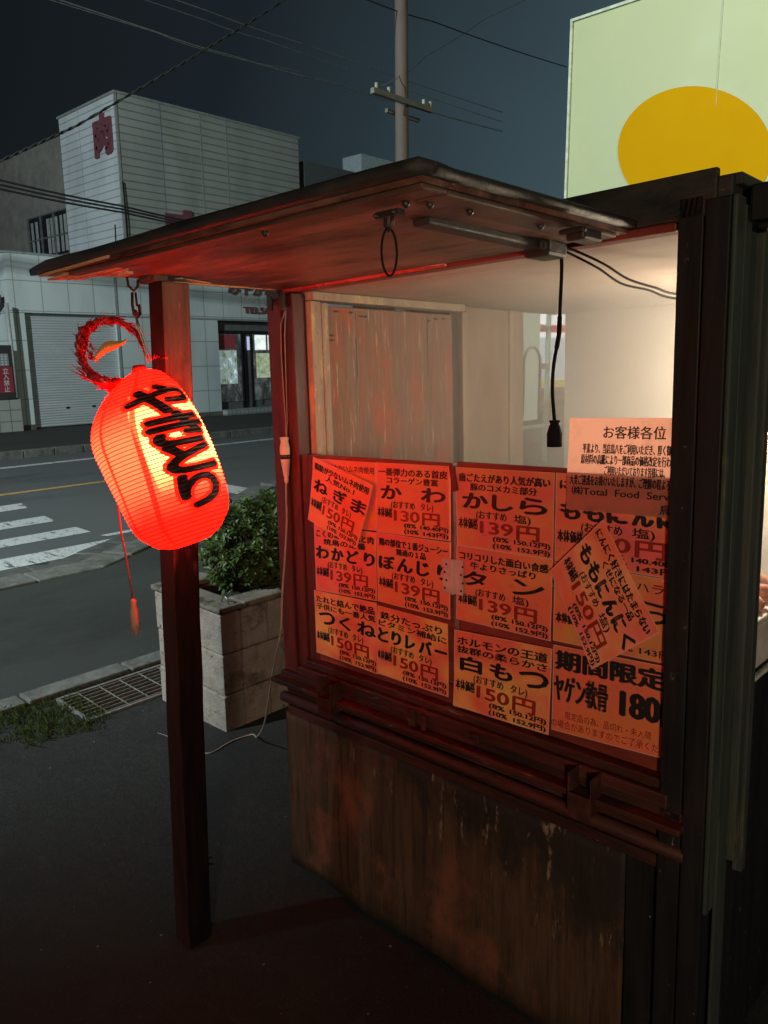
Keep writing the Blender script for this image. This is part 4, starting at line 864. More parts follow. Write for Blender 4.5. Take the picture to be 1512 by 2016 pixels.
# tray of skewers glimpsed through the open side
t = thing('food_tray', 'white tray of grilled skewers inside the open side of the stall', 'tray', (1.2, 0.55, 0.866), None, B)
mb = MB(); mb.box(1.05, 1.36, 0.30, 0.75, 1.085, 1.10); mb.box(1.05, 1.36, 0.30, 0.75, 0.867, 1.084); mb.build('tray', plain('white_tray', (0.7, 0.68, 0.62), 0.4), t, bevel=0.004)
mb = MB()
for k in range(7):
    y = 0.34 + 0.055 * k
    for j in range(4): mb.lathe([(0.005, -0.022), (0.02, -0.012), (0.021, 0.01), (0.006, 0.022)], 8, Matrix.Translation((1.33 - 0.045 * j, y, 1.122 + 0.02 * (k % 2))) @ Matrix.Rotation(R(90), 4, 'Y'))
mb.build('skewered_meat', worn('grilled_meat', [(0.22, 0.06, 0.03), (0.45, 0.17, 0.10), (0.6, 0.32, 0.2)], 30, bump=0.3), t)

# ================================================================== CORDS
t = thing('hanging_socket', 'black lamp socket hanging on a taped cord in the stall opening', 'socket', (1.03, -0.02, 1.985), None, B)
mb = MB(); mb.tube(smooth([(1.05, -0.05, 1.985), (1.045, -0.03, 1.95), (1.036, -0.02, 1.86), (1.034, -0.02, 1.80), (1.022, -0.02, 1.74), (1.018, -0.02, 1.68), (1.024, -0.02, 1.61)]), 0.004, 8); mb.tube([(1.0355, -0.02, 1.84), (1.034, -0.02, 1.80), (1.028, -0.02, 1.77)], 0.0053, 8); mb.build('cord', M['black_rubber'], t)
mb = MB(); mb.lathe([(0.017, 0.0), (0.0172, 0.018), (0.0175, 0.03), (0.013, 0.046), (0.0095, 0.052), (0.0125, 0.057), (0.0125, 0.060), (0.004, 0.061)], 18, Matrix.Translation((1.0245, -0.02, 1.549))); mb.build('socket', M['black_rubber'], t)
t = thing('extension_cord', 'long pale cord with a cream plug trailing down the red corner post', 'cord', (0.06, -0.02, 1.95), None, B)
mb = MB(); mb.tube([(0.09, -0.02, 1.935), (0.062, -0.018, 1.89), (0.055, -0.016, 1.80), (0.058, -0.016, 1.68), (0.06, -0.016, 1.60), (0.062, -0.018, 1.54)], 0.0018, 6)
mb.tube([(0.092, -0.02, 1.94), (0.078, -0.018, 1.86), (0.072, -0.016, 1.72), (0.068, -0.016, 1.60), (0.064, -0.018, 1.54)], 0.0018, 6)
cw = smooth([(0.056, -0.02, 1.42), (0.05, -0.02, 1.36), (0.047, -0.02, 1.28), (0.03, -0.022, 1.15), (0.012, -0.025, 1.03), (0.0, -0.03, 0.90), (-0.10, 0.02, 0.775), (-0.31, 0.15, 0.57), (-0.62, 0.34, 0.255), (-0.90, 0.50, 0.05), (-1.02, 0.56, 0.004), (-1.04, 0.45, 0.002), (-1.02, 0.318, 0.0), (-1.09, 0.275, 0.0), (-1.18, 0.267, -0.002), (-1.30, 0.285, -0.004), (-1.42, 0.27, -0.006)])
mb.tube(cw, 0.0036, 8); mb.build('cord', M['cord'], t)
PL = Matrix.Translation((0.06, -0.024, 1.43))
mb = MB(); mb.lathe([(0.005, -0.03), (0.0075, -0.02), (0.006, -0.012), (0.009, -0.006), (0.012, 0.02), (0.0165, 0.05), (0.0165, 0.085), (0.012, 0.103), (0.0145, 0.110), (0.0145, 0.116), (0.006, 0.117)], 18, PL)
mb.build('plug', M['plug'], t)
mb = MB(); mb.lathe([(0.0171, 0.048), (0.0171, 0.062)], 18, PL); mb.build('plug_band', M['dark_metal'], t)

# ================================================================== MENU SHEETS
def sheet_mat(name, seed, low, edge):
    m, tt, p, o = new_mat(name)
    c = tt.nodes.new('ShaderNodeTexCoord'); mp = tt.nodes.new('ShaderNodeMapping'); mp.inputs['Location'].default_value = (seed * 3.1, seed * 1.7, 0)
    tt.links.new(c.outputs['UV'], mp.inputs['Vector']); n1 = N(tt, 'ShaderNodeTexNoise', Scale=2.1, Detail=2, Roughness=0.4); tt.links.new(mp.outputs[0], n1.inputs['Vector'])
    base = mix(tt, bw(tt, n1.outputs['Fac'], 0.42, 0.66), (0.90, 0.205, 0.11), low)
    n2 = N(tt, 'ShaderNodeTexNoise', Scale=1.7, Detail=2); mp2 = tt.nodes.new('ShaderNodeMapping'); mp2.inputs['Location'].default_value = (seed * 7.7, 4, 2)
    tt.links.new(c.outputs['UV'], mp2.inputs['Vector']); tt.links.new(mp2.outputs[0], n2.inputs['Vector'])
    base = mix(tt, bw(tt, n2.outputs['Fac'], 0.52, 0.72), base, edge)
    n3 = N(tt, 'ShaderNodeTexNoise', Scale=9, Detail=8, Roughness=0.75); tt.links.new(mp2.outputs[0], n3.inputs['Vector'])
    base = mix(tt, bw(tt, n3.outputs['Fac'], 0.56, 0.8), base, mix(tt, 1.0, base, (0.62, 0.55, 0.5), 'MULTIPLY'))
    sp = tt.nodes.new('ShaderNodeSeparateXYZ'); tt.links.new(c.outputs['UV'], sp.inputs[0])
    def rim(ax):
        a = N(tt, 'ShaderNodeMath', operation='SUBTRACT'); tt.links.new(sp.outputs[ax], a.inputs[0]); a.inputs[1].default_value = 0.5
        b = N(tt, 'ShaderNodeMath', operation='ABSOLUTE'); tt.links.new(a.outputs[0], b.inputs[0])
        g = N(tt, 'ShaderNodeMath', operation='GREATER_THAN'); tt.links.new(b.outputs[0], g.inputs[0]); g.inputs[1].default_value = 0.4915; return g.outputs[0]
    mx = N(tt, 'ShaderNodeMath', operation='MAXIMUM'); tt.links.new(rim('X'), mx.inputs[0]); tt.links.new(rim('Y'), mx.inputs[1])
    base = mix(tt, mx.outputs[0], base, (0.80, 0.42, 0.32))       # unprinted paper margin
    tt.links.new(base, p.inputs['Base Color']); p.inputs['Roughness'].default_value = 0.42; p.inputs['Specular IOR Level'].default_value = 0.3
    tr = tt.nodes.new('ShaderNodeBsdfTranslucent'); tt.links.new(base, tr.inputs['Color'])
    ms = tt.nodes.new('ShaderNodeMixShader'); ms.inputs[0].default_value = 0.22; tt.links.new(p.outputs[0], ms.inputs[1]); tt.links.new(tr.outputs[0], ms.inputs[2]); tt.links.new(ms.outputs[0], o.inputs[0])
    return m
ORANGE, YEL, PINK = (0.90, 0.31, 0.12), (0.94, 0.58, 0.17), (0.88, 0.15, 0.16)
def menu_sheet(label, cor, y, seed, lines, low=ORANGE, edge=PINK, curl=0.002, mat=None, name='menu_sheet', cat='menu sheet', bow=0.0):
    TL, TR, BR, BL = [Vector(q) for q in cor]
    def fn(u, v, dy=0.0):
        q = TL.lerp(TR, u).lerp(BL.lerp(BR, u), v)
        yy = y + curl * mnoise.noise((u * 2.2 + seed, v * 2.2, seed)) - bow * (max(0, v - 0.55) ** 2) - dy
        return (q.x, yy, q.y)
    c = (TL + BR) * 0.5
    t = thing(name, label, cat, (c.x, y, BL.y), 'price sheets on the stall front', B)
    mb = MB(); mb.grid(lambda u, v: fn(u, 1 - v), 12, 10); mb.build('paper', mat or sheet_mat('menu_paper_%d' % seed, seed, low, edge), t)
    kinds = {}
    for ln in lines:
        red = len(ln) > 6 and ln[6] == 'r'; mid = (ln[3] + ln[4]) / 2
        key = 'price_lettering' if red else 'heading_lettering' if mid < 0.28 else 'dish_lettering' if mid < 0.52 else 'note_lettering' if mid < 0.6 else 'label_lettering' if mid < 0.8 else 'tax_lettering'
        put_text(kinds.setdefault((key, ln[1] if key[:4] in ('dish', 'note') else 0), MB()), ln[0], lambda u, v, q=0: fn(u, v, 0.0009 + q), ln[1], ln[2], ln[3], ln[4], ln[5])
    for (key, _), m_ in kinds.items(): m_.build(key, M['red_ink' if key[0] == 'p' else 'ink'], t)
    return t
def std(l1, l2, name, spans, rec, price, t8, t10, l1u=(0.04, 0.96), l2u=(0.16, 0.84)):
    L = []
    if l1: L.append((l1, l1u[0], l1u[1], 0.07, 0.175, 0.06))
    if l2: L.append((l2, l2u[0], l2u[1], 0.19, 0.28, 0.06))
    for ch, a, b in spans: L.append((ch, a, b, 0.315, 0.50, 0.09) if ch != 'ー' else (ch, a, b, 0.395, 0.425, 0.3))
    L.append(('(おすすめ', 0.22, 0.54, 0.525, 0.645, 0.025)); L.append((rec + ')', 0.615, 0.78, 0.525, 0.645, 0.025))
    L.append(('本体価格', 0.025, 0.235, 0.63, 0.765, 0.035)); L.append((price, 0.265, 0.60, 0.655, 0.80, 0.07, 'r')); L.append(('円', 0.645, 0.86, 0.655, 0.825, 0.06, 'r'))
    L.append(('(8%', 0.40, 0.56, 0.828, 0.90, 0.08)); L.append((t8 + '円)', 0.62, 0.97, 0.828, 0.90, 0.08))
    L.append(('(10%', 0.40, 0.59, 0.912, 0.984, 0.08)); L.append((t10 + '円)', 0.66, 0.97, 0.912, 0.984, 0.08))
    return L
TX, T9 = '150.12', '152.9'
menu_sheet('orange menu sheet at the top left, mostly covered by the tilted one', [(0.185, 1.482), (0.437, 1.482), (0.430, 1.284), (0.160, 1.274)], -0.003, 1, [('脂肪が少ないムネ肉使用', 0.04, 0.97, 0.07, 0.17, 0.012), ('人気No.1', 0.3, 0.62, 0.19, 0.27, 0.012)])
menu_sheet('tilted orange menu sheet reading ねぎま at the top left', [(0.185, 1.490), (0.437, 1.421), (0.366, 1.228), (0.155, 1.293)], -0.018, 2,
           std('脂肪が少ないムネ肉使用', '人気No.1', 'ねぎま', [('ね', 0.06, 0.30), ('ぎ', 0.42, 0.65), ('ま', 0.75, 0.98)], 'タレ', '150', TX, T9, l2u=(0.25, 0.75)), ORANGE, (0.85, 0.10, 0.10), 0.004, bow=0.03)
menu_sheet('orange menu sheet reading かわ, 130円, top of the second column', [(0.438, 1.483), (0.708, 1.486), (0.705, 1.286), (0.431, 1.281)], -0.004, 3,
           std('一番弾力のある首皮', 'コラーゲン豊富', 'かわ', [('か', 0.08, 0.36), ('わ', 0.63, 0.93)], 'タレ', '130', '140.40', '143'))
menu_sheet('orange menu sheet reading かしら, 139円, with a salt recommendation', [(0.724, 1.485), (1.017, 1.487), (1.014, 1.279), (0.726, 1.279)], -0.004, 4,
           std('歯ごたえがあり人気が高い', '豚のコメカミ部分', 'かしら', [('か', 0.08, 0.34), ('し', 0.40, 0.60), ('ら', 0.68, 0.93)], '塩', '139', TX, T9))
menu_sheet('orange menu sheet reading わかどり under the tilted sheet', [(0.160, 1.275), (0.430, 1.279), (0.426, 1.073), (0.157, 1.063)], -0.0045, 5,
           std('こくのある旨味と肉', '焼鳥の定番', 'わかどり', [('わ', 0.03, 0.23), ('か', 0.29, 0.48), ('ど', 0.55, 0.72), ('り', 0.82, 0.97)], 'タレ', '139', TX, T9))
menu_sheet('orange menu sheet reading ぼんじり left of the metal hinge', [(0.431, 1.280), (0.706, 1.283), (0.699, 1.069), (0.429, 1.074)], -0.0042, 6,
           std('鶏の部位で１番ジューシー', '鶏通の１品', 'ぼんじり', [('ぼ', 0.04, 0.25), ('ん', 0.30, 0.50), ('じ', 0.57, 0.72), ('り', 0.84, 0.99)], 'タレ', '139', TX, T9, l2u=(0.28, 0.68)))
menu_sheet('orange menu sheet reading タン right of the metal hinge', [(0.725, 1.279), (1.014, 1.279), (1.009, 1.075), (0.720, 1.076)], -0.0045, 7,
           std('コリコリした面白い食感', '牛よりさっぱり', 'タン', [('タ', 0.08, 0.33), ('ン', 0.62, 0.92)], '塩', '139', TX, T9), edge=(0.85, 0.18, 0.12))
menu_sheet('yellow orange menu sheet reading つくね at the bottom left', [(0.151, 1.063), (0.429, 1.069), (0.428, 0.849), (0.153, 0.856)], -0.009, 8,
           std('たれと絡んで絶品', '子供にも一番人気', 'つくね', [('つ', 0.08, 0.33), ('く', 0.42, 0.58), ('ね', 0.70, 0.97)], 'タレ', '150', TX, T9, l2u=(0.04, 0.97)), YEL, bow=0.01)
menu_sheet('yellow orange menu sheet reading とりレバー, bottom of the second column', [(0.430, 1.062), (0.694, 1.057), (0.693, 0.848), (0.414, 0.851)], -0.007, 9,
           std('鉄分たっぷり', 'ビタミン補給に', 'とりレバー', [('と', 0.03, 0.17), ('り', 0.23, 0.35), ('レ', 0.43, 0.55), ('バ', 0.62, 0.78), ('ー', 0.83, 0.98)], 'タレ', '150', TX, T9, l1u=(0.05, 0.92), l2u=(0.03, 0.98)), YEL, (0.85, 0.22, 0.16), bow=0.01)
menu_sheet('yellow menu sheet reading 白もつ, bottom of the third column', [(0.718, 1.048), (1.018, 1.060), (1.010, 0.836), (0.711, 0.831)], -0.010, 10,
           std('ホルモンの王道', '抜群の柔らかさ', '白もつ', [('白', 0.08, 0.30), ('も', 0.40, 0.62), ('つ', 0.70, 0.97)], 'タレ', '150', TX, T9, l2u=(0.04, 0.96)), YEL, PINK, bow=0.012)
menu_sheet('orange menu sheet behind the pale notice, priced 130円', [(1.019, 1.487), (1.330, 1.491), (1.330, 1.275), (1.017, 1.276)], -0.003, 11,
           std('にんにく好きには', '', 'もも', [('も', 0.05, 0.2), ('も', 0.24, 0.39), ('に', 0.43, 0.57), ('ん', 0.62, 0.76), ('に', 0.8, 0.93)], '塩', '130', '140.40', '143'))
menu_sheet('orange menu sheet behind the slanting one, with ハラ肉 in its top line', [(1.017, 1.274), (1.330, 1.274), (1.330, 1.086), (1.015, 1.079)], -0.0035, 12,
           [('やわらかいハラ肉', 0.10, 0.97, 0.08, 0.20, 0.012), ('は', 0.12, 0.32, 0.30, 0.55, 0.045), ('ら', 0.66, 0.90, 0.30, 0.55, 0.045), ('本体価格', 0.025, 0.225, 0.62, 0.75, 0.05), ('(10% 143円)', 0.45, 0.96, 0.86, 0.96, 0.02)], (0.75, 0.36, 0.10))
menu_sheet('slanting orange menu sheet reading ももにんにく, taped over the others', [(1.148, 1.391), (1.286, 1.159), (1.127, 1.036), (1.016, 1.256)], -0.020, 13,
           std('にんにく好きにはたまらない', 'くせになる一品', 'ももにんにく', [('も', 0.05, 0.19), ('も', 0.22, 0.36), ('に', 0.40, 0.50), ('ん', 0.55, 0.68), ('に', 0.72, 0.82), ('く', 0.88, 0.98)], '塩', '150', TX, T9, l2u=(0.28, 0.80)), (0.94, 0.42, 0.20), (0.92, 0.24, 0.24), 0.004)
menu_sheet('dark orange limited offer sheet reading 期間限定 at the bottom right', [(1.018, 1.070), (1.330, 1.082), (1.332, 0.868), (1.014, 0.850)], -0.006, 14,
           [('期間限定', 0.03, 0.90, 0.05, 0.27, 0.075), ('ヤゲン軟骨', 0.02, 0.46, 0.33, 0.64, 0.035), ('180円', 0.57, 1.06, 0.33, 0.66, 0.06), ('限定品の為、品切れ・未入荷', 0.12, 0.80, 0.74, 0.83, 0.0, 'r'), ('の場合がありますのでご了承ください', 0.0, 0.97, 0.855, 0.95, 0.0, 'r')], (0.84, 0.24, 0.09), (0.80, 0.20, 0.12))
m_n, tt, p, oo = new_mat('notice_paper')
c = mix(tt, bw(tt, noise_of(tt, 14, (1, 1, 1), 7, 0.7), 0.5, 0.75), (0.84, 0.43, 0.33), (0.68, 0.31, 0.22))
tt.links.new(c, p.inputs['Base Color']); p.inputs['Roughness'].default_value = 0.12; p.inputs['Coat Weight'].default_value = 0.6
tr = tt.nodes.new('ShaderNodeBsdfTranslucent'); tt.links.new(c, tr.inputs['Color']); ms = tt.nodes.new('ShaderNodeMixShader'); ms.inputs[0].default_value = 0.72
tt.links.new(p.outputs[0], ms.inputs[1]); tt.links.new(tr.outputs[0], ms.inputs[2]); tt.links.new(ms.outputs[0], oo.inputs[0])
menu_sheet('pale pink laminated notice addressed お客様各位 beside the black column', [(1.059, 1.615), (1.340, 1.617), (1.340, 1.408), (1.052, 1.406)], -0.013, 15,
           [('お客様各位', 0.30, 0.80, 0.085, 0.215, 0.025), ('平素より、当店鳥八をご利用いただき、厚く御礼申し上', 0.13, 0.98, 0.27, 0.375, 0.03), ('原材料の高騰により一部商品の価格改定を行わせていた', 0.12, 0.98, 0.385, 0.49, 0.03),
            ('ご利用いただいております皆様には、', 0.32, 0.80, 0.50, 0.60, 0.03), ('大変ご迷惑をお掛けいたしますが、ご理解の程よろしくお願', 0.03, 0.99, 0.61, 0.72, 0.03), ('㈱Total  Food  Service', 0.05, 0.95, 0.735, 0.83, 0.03), ('鳥八', 0.77, 0.98, 0.87, 0.97, 0.03)], mat=m_n, name='notice', cat='notice', curl=0.003)

# ================================================================== LANTERN
LC = Vector((0.21, -0.55, 1.57)); RR = Vector((0.5052, 0.8630, 0)); NC = Vector((0.8630, -0.5052, 0)); ZZ = Vector((0, 0, 1))
LA = (RR * -0.256 + ZZ * 0.967 - NC * 0.20).normalized(); LX = (RR - LA * LA.dot(RR)).normalized(); LF = LX.cross(LA)
PROF = [(-0.266, 0.012, -0.010), (-0.264, 0.045, -0.010), (-0.258, 0.070, -0.010), (-0.246, 0.093, -0.010), (-0.228, 0.112, -0.009), (-0.19, 0.1285, -0.007), (-0.12, 0.1345, -0.008), (-0.08, 0.137, -0.011),
        (0.0, 0.139, -0.018), (0.04, 0.138, -0.023), (0.075, 0.130, -0.021), (0.115, 0.108, -0.010), (0.14, 0.092, -0.004), (0.165, 0.070, 0.006), (0.178, 0.045, 0.010), (0.183, 0.03, 0.012), (0.185, 0.010, 0.012)]
def prof(a):
    if a <= PROF[0][0]: return PROF[0][1:]
    for i in range(len(PROF) - 1):
        if a <= PROF[i + 1][0]:
            f_ = (a - PROF[i][0]) / (PROF[i + 1][0] - PROF[i][0]); return (PROF[i][1] + f_ * (PROF[i + 1][1] - PROF[i][1]), PROF[i][2] + f_ * (PROF[i + 1][2] - PROF[i][2]))
    return PROF[-1][1:]
def lpt(a, th, dr=0.0):
    r, cx = prof(a); w = min(0.034, 0.9 * min(a - PROF[0][0], PROF[-1][0] - a)); q = [prof(a + w * k / 2) for k in (-2, -1, 1, 2)]; r = (r + sum(x[0] for x in q)) / 5 + dr; cx = (cx + sum(x[1] for x in q)) / 5
    wob = 1 + 0.012 * mnoise.noise((math.cos(th) * 1.5, math.sin(th) * 1.5, a * 9))
    return LC + LA * a + LX * (cx + r * wob * math.sin(th)) + LF * (r * wob * math.cos(th))
lan = thing('paper_lantern', 'glowing red paper lantern hanging askew against the prop post', 'lantern', (0.21, -0.55, 1.30), None, B)
NR = 46; a0, a1 = PROF[0][0], PROF[-1][0]
mb = MB()
def shell(u, v):
    a = a0 + (a1 - a0) * v; k = v * NR
    return lpt(a, (u - 0.5) * 2 * math.pi, -0.0022 * abs(math.cos(math.pi * k)) ** 0.7)
mb.grid(shell, 96, NR * 6)
m_l, tt, p, oo = new_mat('lantern_paper')
uv = tt.nodes.new('ShaderNodeTexCoord'); sp = tt.nodes.new('ShaderNodeSeparateXYZ'); tt.links.new(uv.outputs['UV'], sp.inputs[0])
def mth(op, a, b=None, c=None):
    n = tt.nodes.new('ShaderNodeMath'); n.operation = op
    for i, x in enumerate((a, b, c)):
        if x is None: continue
        if isinstance(x, (int, float)): n.inputs[i].default_value = x
        else: tt.links.new(x, n.inputs[i])
    return n.outputs[0]
def band(x, lo, hi, s):
    return mth('MULTIPLY', bw_(x, lo - s, lo + s), mth('SUBTRACT', 1.0, bw_(x, hi - s, hi + s)))
def bw_(x, lo, hi):
    n = tt.nodes.new('ShaderNodeMapRange'); n.interpolation_type = 'SMOOTHSTEP'; n.inputs['From Min'].default_value = lo; n.inputs['From Max'].default_value = hi; tt.links.new(x, n.inputs['Value']); return n.outputs[0]
TH = mth('MULTIPLY', mth('SUBTRACT', sp.outputs['X'], 0.5), 2 * math.pi); AA = mth('MULTIPLY_ADD', sp.outputs['Y'], a1 - a0, a0)
wn = N(tt, 'ShaderNodeTexNoise', Scale=14, Detail=4); tt.links.new(uv.outputs['UV'], wn.inputs['Vector'])
AN = mth('MULTIPLY_ADD', mth('SUBTRACT', wn.outputs['Fac'], 0.5), 0.05, AA)
white = band(AN, -0.150, 0.060, 0.055)
RED, CREAM, ROSE = (0.90, 0.012, 0.008), (0.93, 0.50, 0.27), (0.90, 0.095, 0.062)
body = mix(tt, white, RED, ROSE)
body = mix(tt, mth('MULTIPLY', band(AN, -0.105, 0.085, 0.045), band(TH, -0.24, 1.9, 0.03)), body, CREAM)
tilt_ = mth('MULTIPLY_ADD', AA, -1.1, TH)                                   # paper seams run slightly askew
for lo, hi in ((-0.30, -0.19), (-0.98, -0.90)):
    body = mix(tt, mth('MULTIPLY', band(tilt_, lo, hi, 0.012), 0.85), body, (0.62, 0.006, 0.004))
rib = mth('ABSOLUTE', mth('COSINE', mth('MULTIPLY', sp.outputs['Y'], math.pi * NR)))
body = mix(tt, mth('MULTIPLY', bw_(rib, 0.90, 0.985), 0.94), body, (0.03, 0.001, 0.001))   # the wire hoops under the paper
tr = tt.nodes.new('ShaderNodeBsdfTranslucent'); tt.links.new(body, tr.inputs['Color'])
tt.links.new(body, p.inputs['Base Color']); p.inputs['Roughness'].default_value = 0.6
ms = tt.nodes.new('ShaderNodeMixShader'); ms.inputs[0].default_value = 0.72; tt.links.new(p.outputs[0], ms.inputs[1]); tt.links.new(tr.outputs[0], ms.inputs[2])
em = tt.nodes.new('ShaderNodeEmission'); tt.links.new(mix(tt, 1.0, body, (1.0, 0.19, 0.13), 'MULTIPLY'), em.inputs['Color']); em.inputs['Strength'].default_value = 6.5
asd = tt.nodes.new('ShaderNodeAddShader'); tt.links.new(ms.outputs[0], asd.inputs[0]); tt.links.new(em.outputs[0], asd.inputs[1]); tt.links.new(asd.outputs[0], oo.inputs[0])
mb.build('paper', m_l, lan)
LB = lamp('lantern_bulb_light', 'POINT', (0, 0, 0), 12.5, (1.0, 0.29, 0.13), 0.045); LB.matrix_world = B @ Matrix.Translation(LC + LA * -0.01 + LX * 0.0)
# brush letters down the side, each with a red outline
def refine(vs, fs, sx, sy, thr):
    bm = bmesh.new(); bv = [bm.verts.new((a * sx, b * sy, 0)) for a, b in vs]
    for f_ in fs:
        try: bm.faces.new([bv[i] for i in f_])
        except ValueError: pass
    for _ in range(6):
        bmesh.ops.triangulate(bm, faces=list(bm.faces)); ed = [e for e in bm.edges if e.calc_length() > thr]
        if not ed: break
        bmesh.ops.subdivide_edges(bm, edges=ed, cuts=1)
    bmesh.ops.triangulate(bm, faces=list(bm.faces)); bm.verts.index_update()
    r = ([(v.co.x / sx, v.co.y / sy) for v in bm.verts], [tuple(v.index for v in f_.verts) for f_ in bm.faces]); bm.free(); return r
m_r, t2, p2, o2 = new_mat('red_letter_outline'); tr2 = N(t2, 'ShaderNodeBsdfTranslucent'); tr2.inputs['Color'].default_value = (0.88, 0.06, 0.015, 1)
p2.inputs['Base Color'].default_value = (0.7, 0.03, 0.02, 1); p2.inputs['Emission Color'].default_value = (0.88, 0.06, 0.015, 1); p2.inputs['Emission Strength'].default_value = 0.9
ms2 = t2.nodes.new('ShaderNodeMixShader'); ms2.inputs[0].default_value = 0.7; t2.links.new(p2.outputs[0], ms2.inputs[1]); t2.links.new(tr2.outputs[0], ms2.inputs[2]); t2.links.new(ms2.outputs[0], o2.inputs[0])
LINK = worn('lantern_ink', [(0.008, 0.004, 0.004), (0.02, 0.007, 0.006), (0.05, 0.012, 0.010)], 60, (1, 1, 3), (0.28, 0.42), bump=0.2)
LET = [('や', 0.124, 0.050, -0.30, 1.20), ('き', 0.047, -0.032, -0.02, 1.20), ('と', -0.030, -0.100, 0.05, 1.08), ('り', -0.108, -0.186, 0.10, 0.92)]
for ch, at, ab, t0_, t1_ in LET:
    k_, r_ = MB(), MB()
    vs, fs = refine(*text_mesh(ch), (t1_ - t0_) * 0.13, at - ab, 0.0048)
    for mbx, rad, n, dr in ((r_, 0.0145, 10, 0.0004), (k_, 0.0062, 7, 0.0012)):      # swell the strokes by moving copies round
        for i in range(n + 1):
            da, dt = (0, 0) if i == n else (rad * 0.75 * math.sin(i * 2 * math.pi / n), rad / 0.13 * math.cos(i * 2 * math.pi / n))
            mbx.add([lpt(ab + b * (at - ab) + da, t0_ + a * (t1_ - t0_) + dt, dr + 0.00004 * i - 0.0022 * abs(math.cos(math.pi * NR * (ab + b * (at - ab) + da - a0) / (a1 - a0))) ** 0.7) for a, b in vs], fs)
    r_.build('letter_outline', m_r, lan); k_.build('letter', LINK, lan)
# top neck, wire bail, ragged red rope, tassel cord
mb = MB(); mb.tube([lpt(0.180, 0, 0) * 0 + LC + LA * 0.182 + LX * 0.012, LC + LA * 0.20 + LX * 0.016], [0.022, 0.016], 12); mb.build('neck', plain('red_neck', (0.45, 0.03, 0.02), 0.5), lan)
def ip(p, z, d=0.0): return LC + RR * p + ZZ * z + NC * d
mb = MB(); mb.tube([ip(-0.012, 0.200), ip(-0.018, 0.235), ip(-0.030, 0.285), ip(-0.034, 0.32)], 0.0022, 6); mb.tube([ip(-0.004, 0.205), ip(-0.012, 0.24), ip(-0.026, 0.285), ip(-0.034, 0.32)], 0.0022, 6); build_each(mb, 'bail_wire', M['steel'], lan)
m_rope, t3, p3, o3 = new_mat('ragged_red_plastic')
c3 = ramp(t3, [(0.3, (0.16, 0.008, 0.012)), (0.5, (0.5, 0.02, 0.03)), (0.7, (0.72, 0.06, 0.07))], noise_of(t3, 60, (1, 1, 1), 4)).outputs[0]
t3.links.new(c3, p3.inputs['Base Color']); p3.inputs['Roughness'].default_value = 0.28
tr3 = N(t3, 'ShaderNodeBsdfTranslucent'); t3.links.new(c3, tr3.inputs['Color']); ms3 = t3.nodes.new('ShaderNodeMixShader'); ms3.inputs[0].default_value = 0.35
t3.links.new(p3.outputs[0], ms3.inputs[1]); t3.links.new(tr3.outputs[0], ms3.inputs[2]); t3.links.new(ms3.outputs[0], o3.inputs[0])
RP = [(-0.082, 0.150), (-0.105, 0.145), (-0.128, 0.158), (-0.150, 0.175), (-0.164, 0.200), (-0.170, 0.228), (-0.166, 0.255), (-0.152, 0.280), (-0.130, 0.296), (-0.105, 0.303), (-0.078, 0.302), (-0.050, 0.290), (-0.032, 0.270), (-0.020, 0.235), (-0.012, 0.205)]
RW = [0.026, 0.022, 0.020, 0.016, 0.012, 0.014, 0.017, 0.017, 0.014, 0.013, 0.010, 0.008, 0.010, 0.004, 0.004]
RP3 = [ip(p_, z_, -0.02 + 0.02 * math.sin(i)) for i, (p_, z_) in enumerate(RP)]
mb = MB()
for ph in range(3):
    pts, rs = [], []
    for i in range(len(RP3) - 1):
        for k in range(5):
            f_ = k / 5; q = RP3[i].lerp(RP3[i + 1], f_); w = RW[i] * (1 - f_) + RW[i + 1] * f_; an = (i * 5 + k) * 0.55 + ph * 2.094
            pts.append(q + (RR * math.cos(an) + NC * math.sin(an)) * w * 0.45 + ZZ * math.sin(an) * w * 0.25); rs.append(w * 0.5 * random.uniform(0.75, 1.1))
    mb.tube(pts, rs, 7)
rnd = random.Random(4)
for _ in range(320):                                                       # frayed flakes of the plastic cover
    i = min(len(RP3) - 2, int(rnd.random() ** 0.9 * (len(RP3) - 2))); q = RP3[i].lerp(RP3[i + 1], rnd.random()); w = RW[i]
    d = Vector((rnd.gauss(0, 1), rnd.gauss(0, 1), rnd.gauss(0, 1))).normalized(); tdir = (RP3[i + 1] - RP3[i]).normalized()
    e1 = (tdir * rnd.uniform(0.4, 1) + d * rnd.uniform(0.1, 0.7)) * rnd.uniform(0.012, 0.034) * (1 if rnd.random() < .5 else -1); e2 = d.cross(tdir) * rnd.uniform(0.003, 0.008); s0 = q + d * w * 0.8
    mb.add([s0, s0 + e2, s0 + e1 + e2 * 0.4, s0 + e1], [(0, 1, 2, 3)])
for _ in range(40):
    q = ip(-0.145 + rnd.gauss(0, 0.010), 0.225 + rnd.gauss(0, 0.012), rnd.gauss(0, 0.008)); d = Vector((rnd.gauss(0, 1), rnd.gauss(0, 1), rnd.gauss(0, 1))).normalized() * 0.014; e2 = d.cross(ZZ).normalized() * 0.005
    mb.add([q, q + e2, q + d + e2, q + d], [(0, 1, 2, 3)])
mb.build('ragged_rope', m_rope, lan)
mb = MB(); mb.grid(lambda u, v: ip(-0.135 + 0.075 * u, 0.212 + 0.05 * u + 0.008 * math.sin(u * 5) + 0.018 * (v - 0.5) * (0.5 + math.sin(math.pi * min(1, u + .15))), 0.012 * math.sin(v * 3)), 12, 3); mb.build('dry_leaf', plain('golden_dry_leaf', (0.55, 0.32, 0.09), 0.5), lan)
mb = MB()
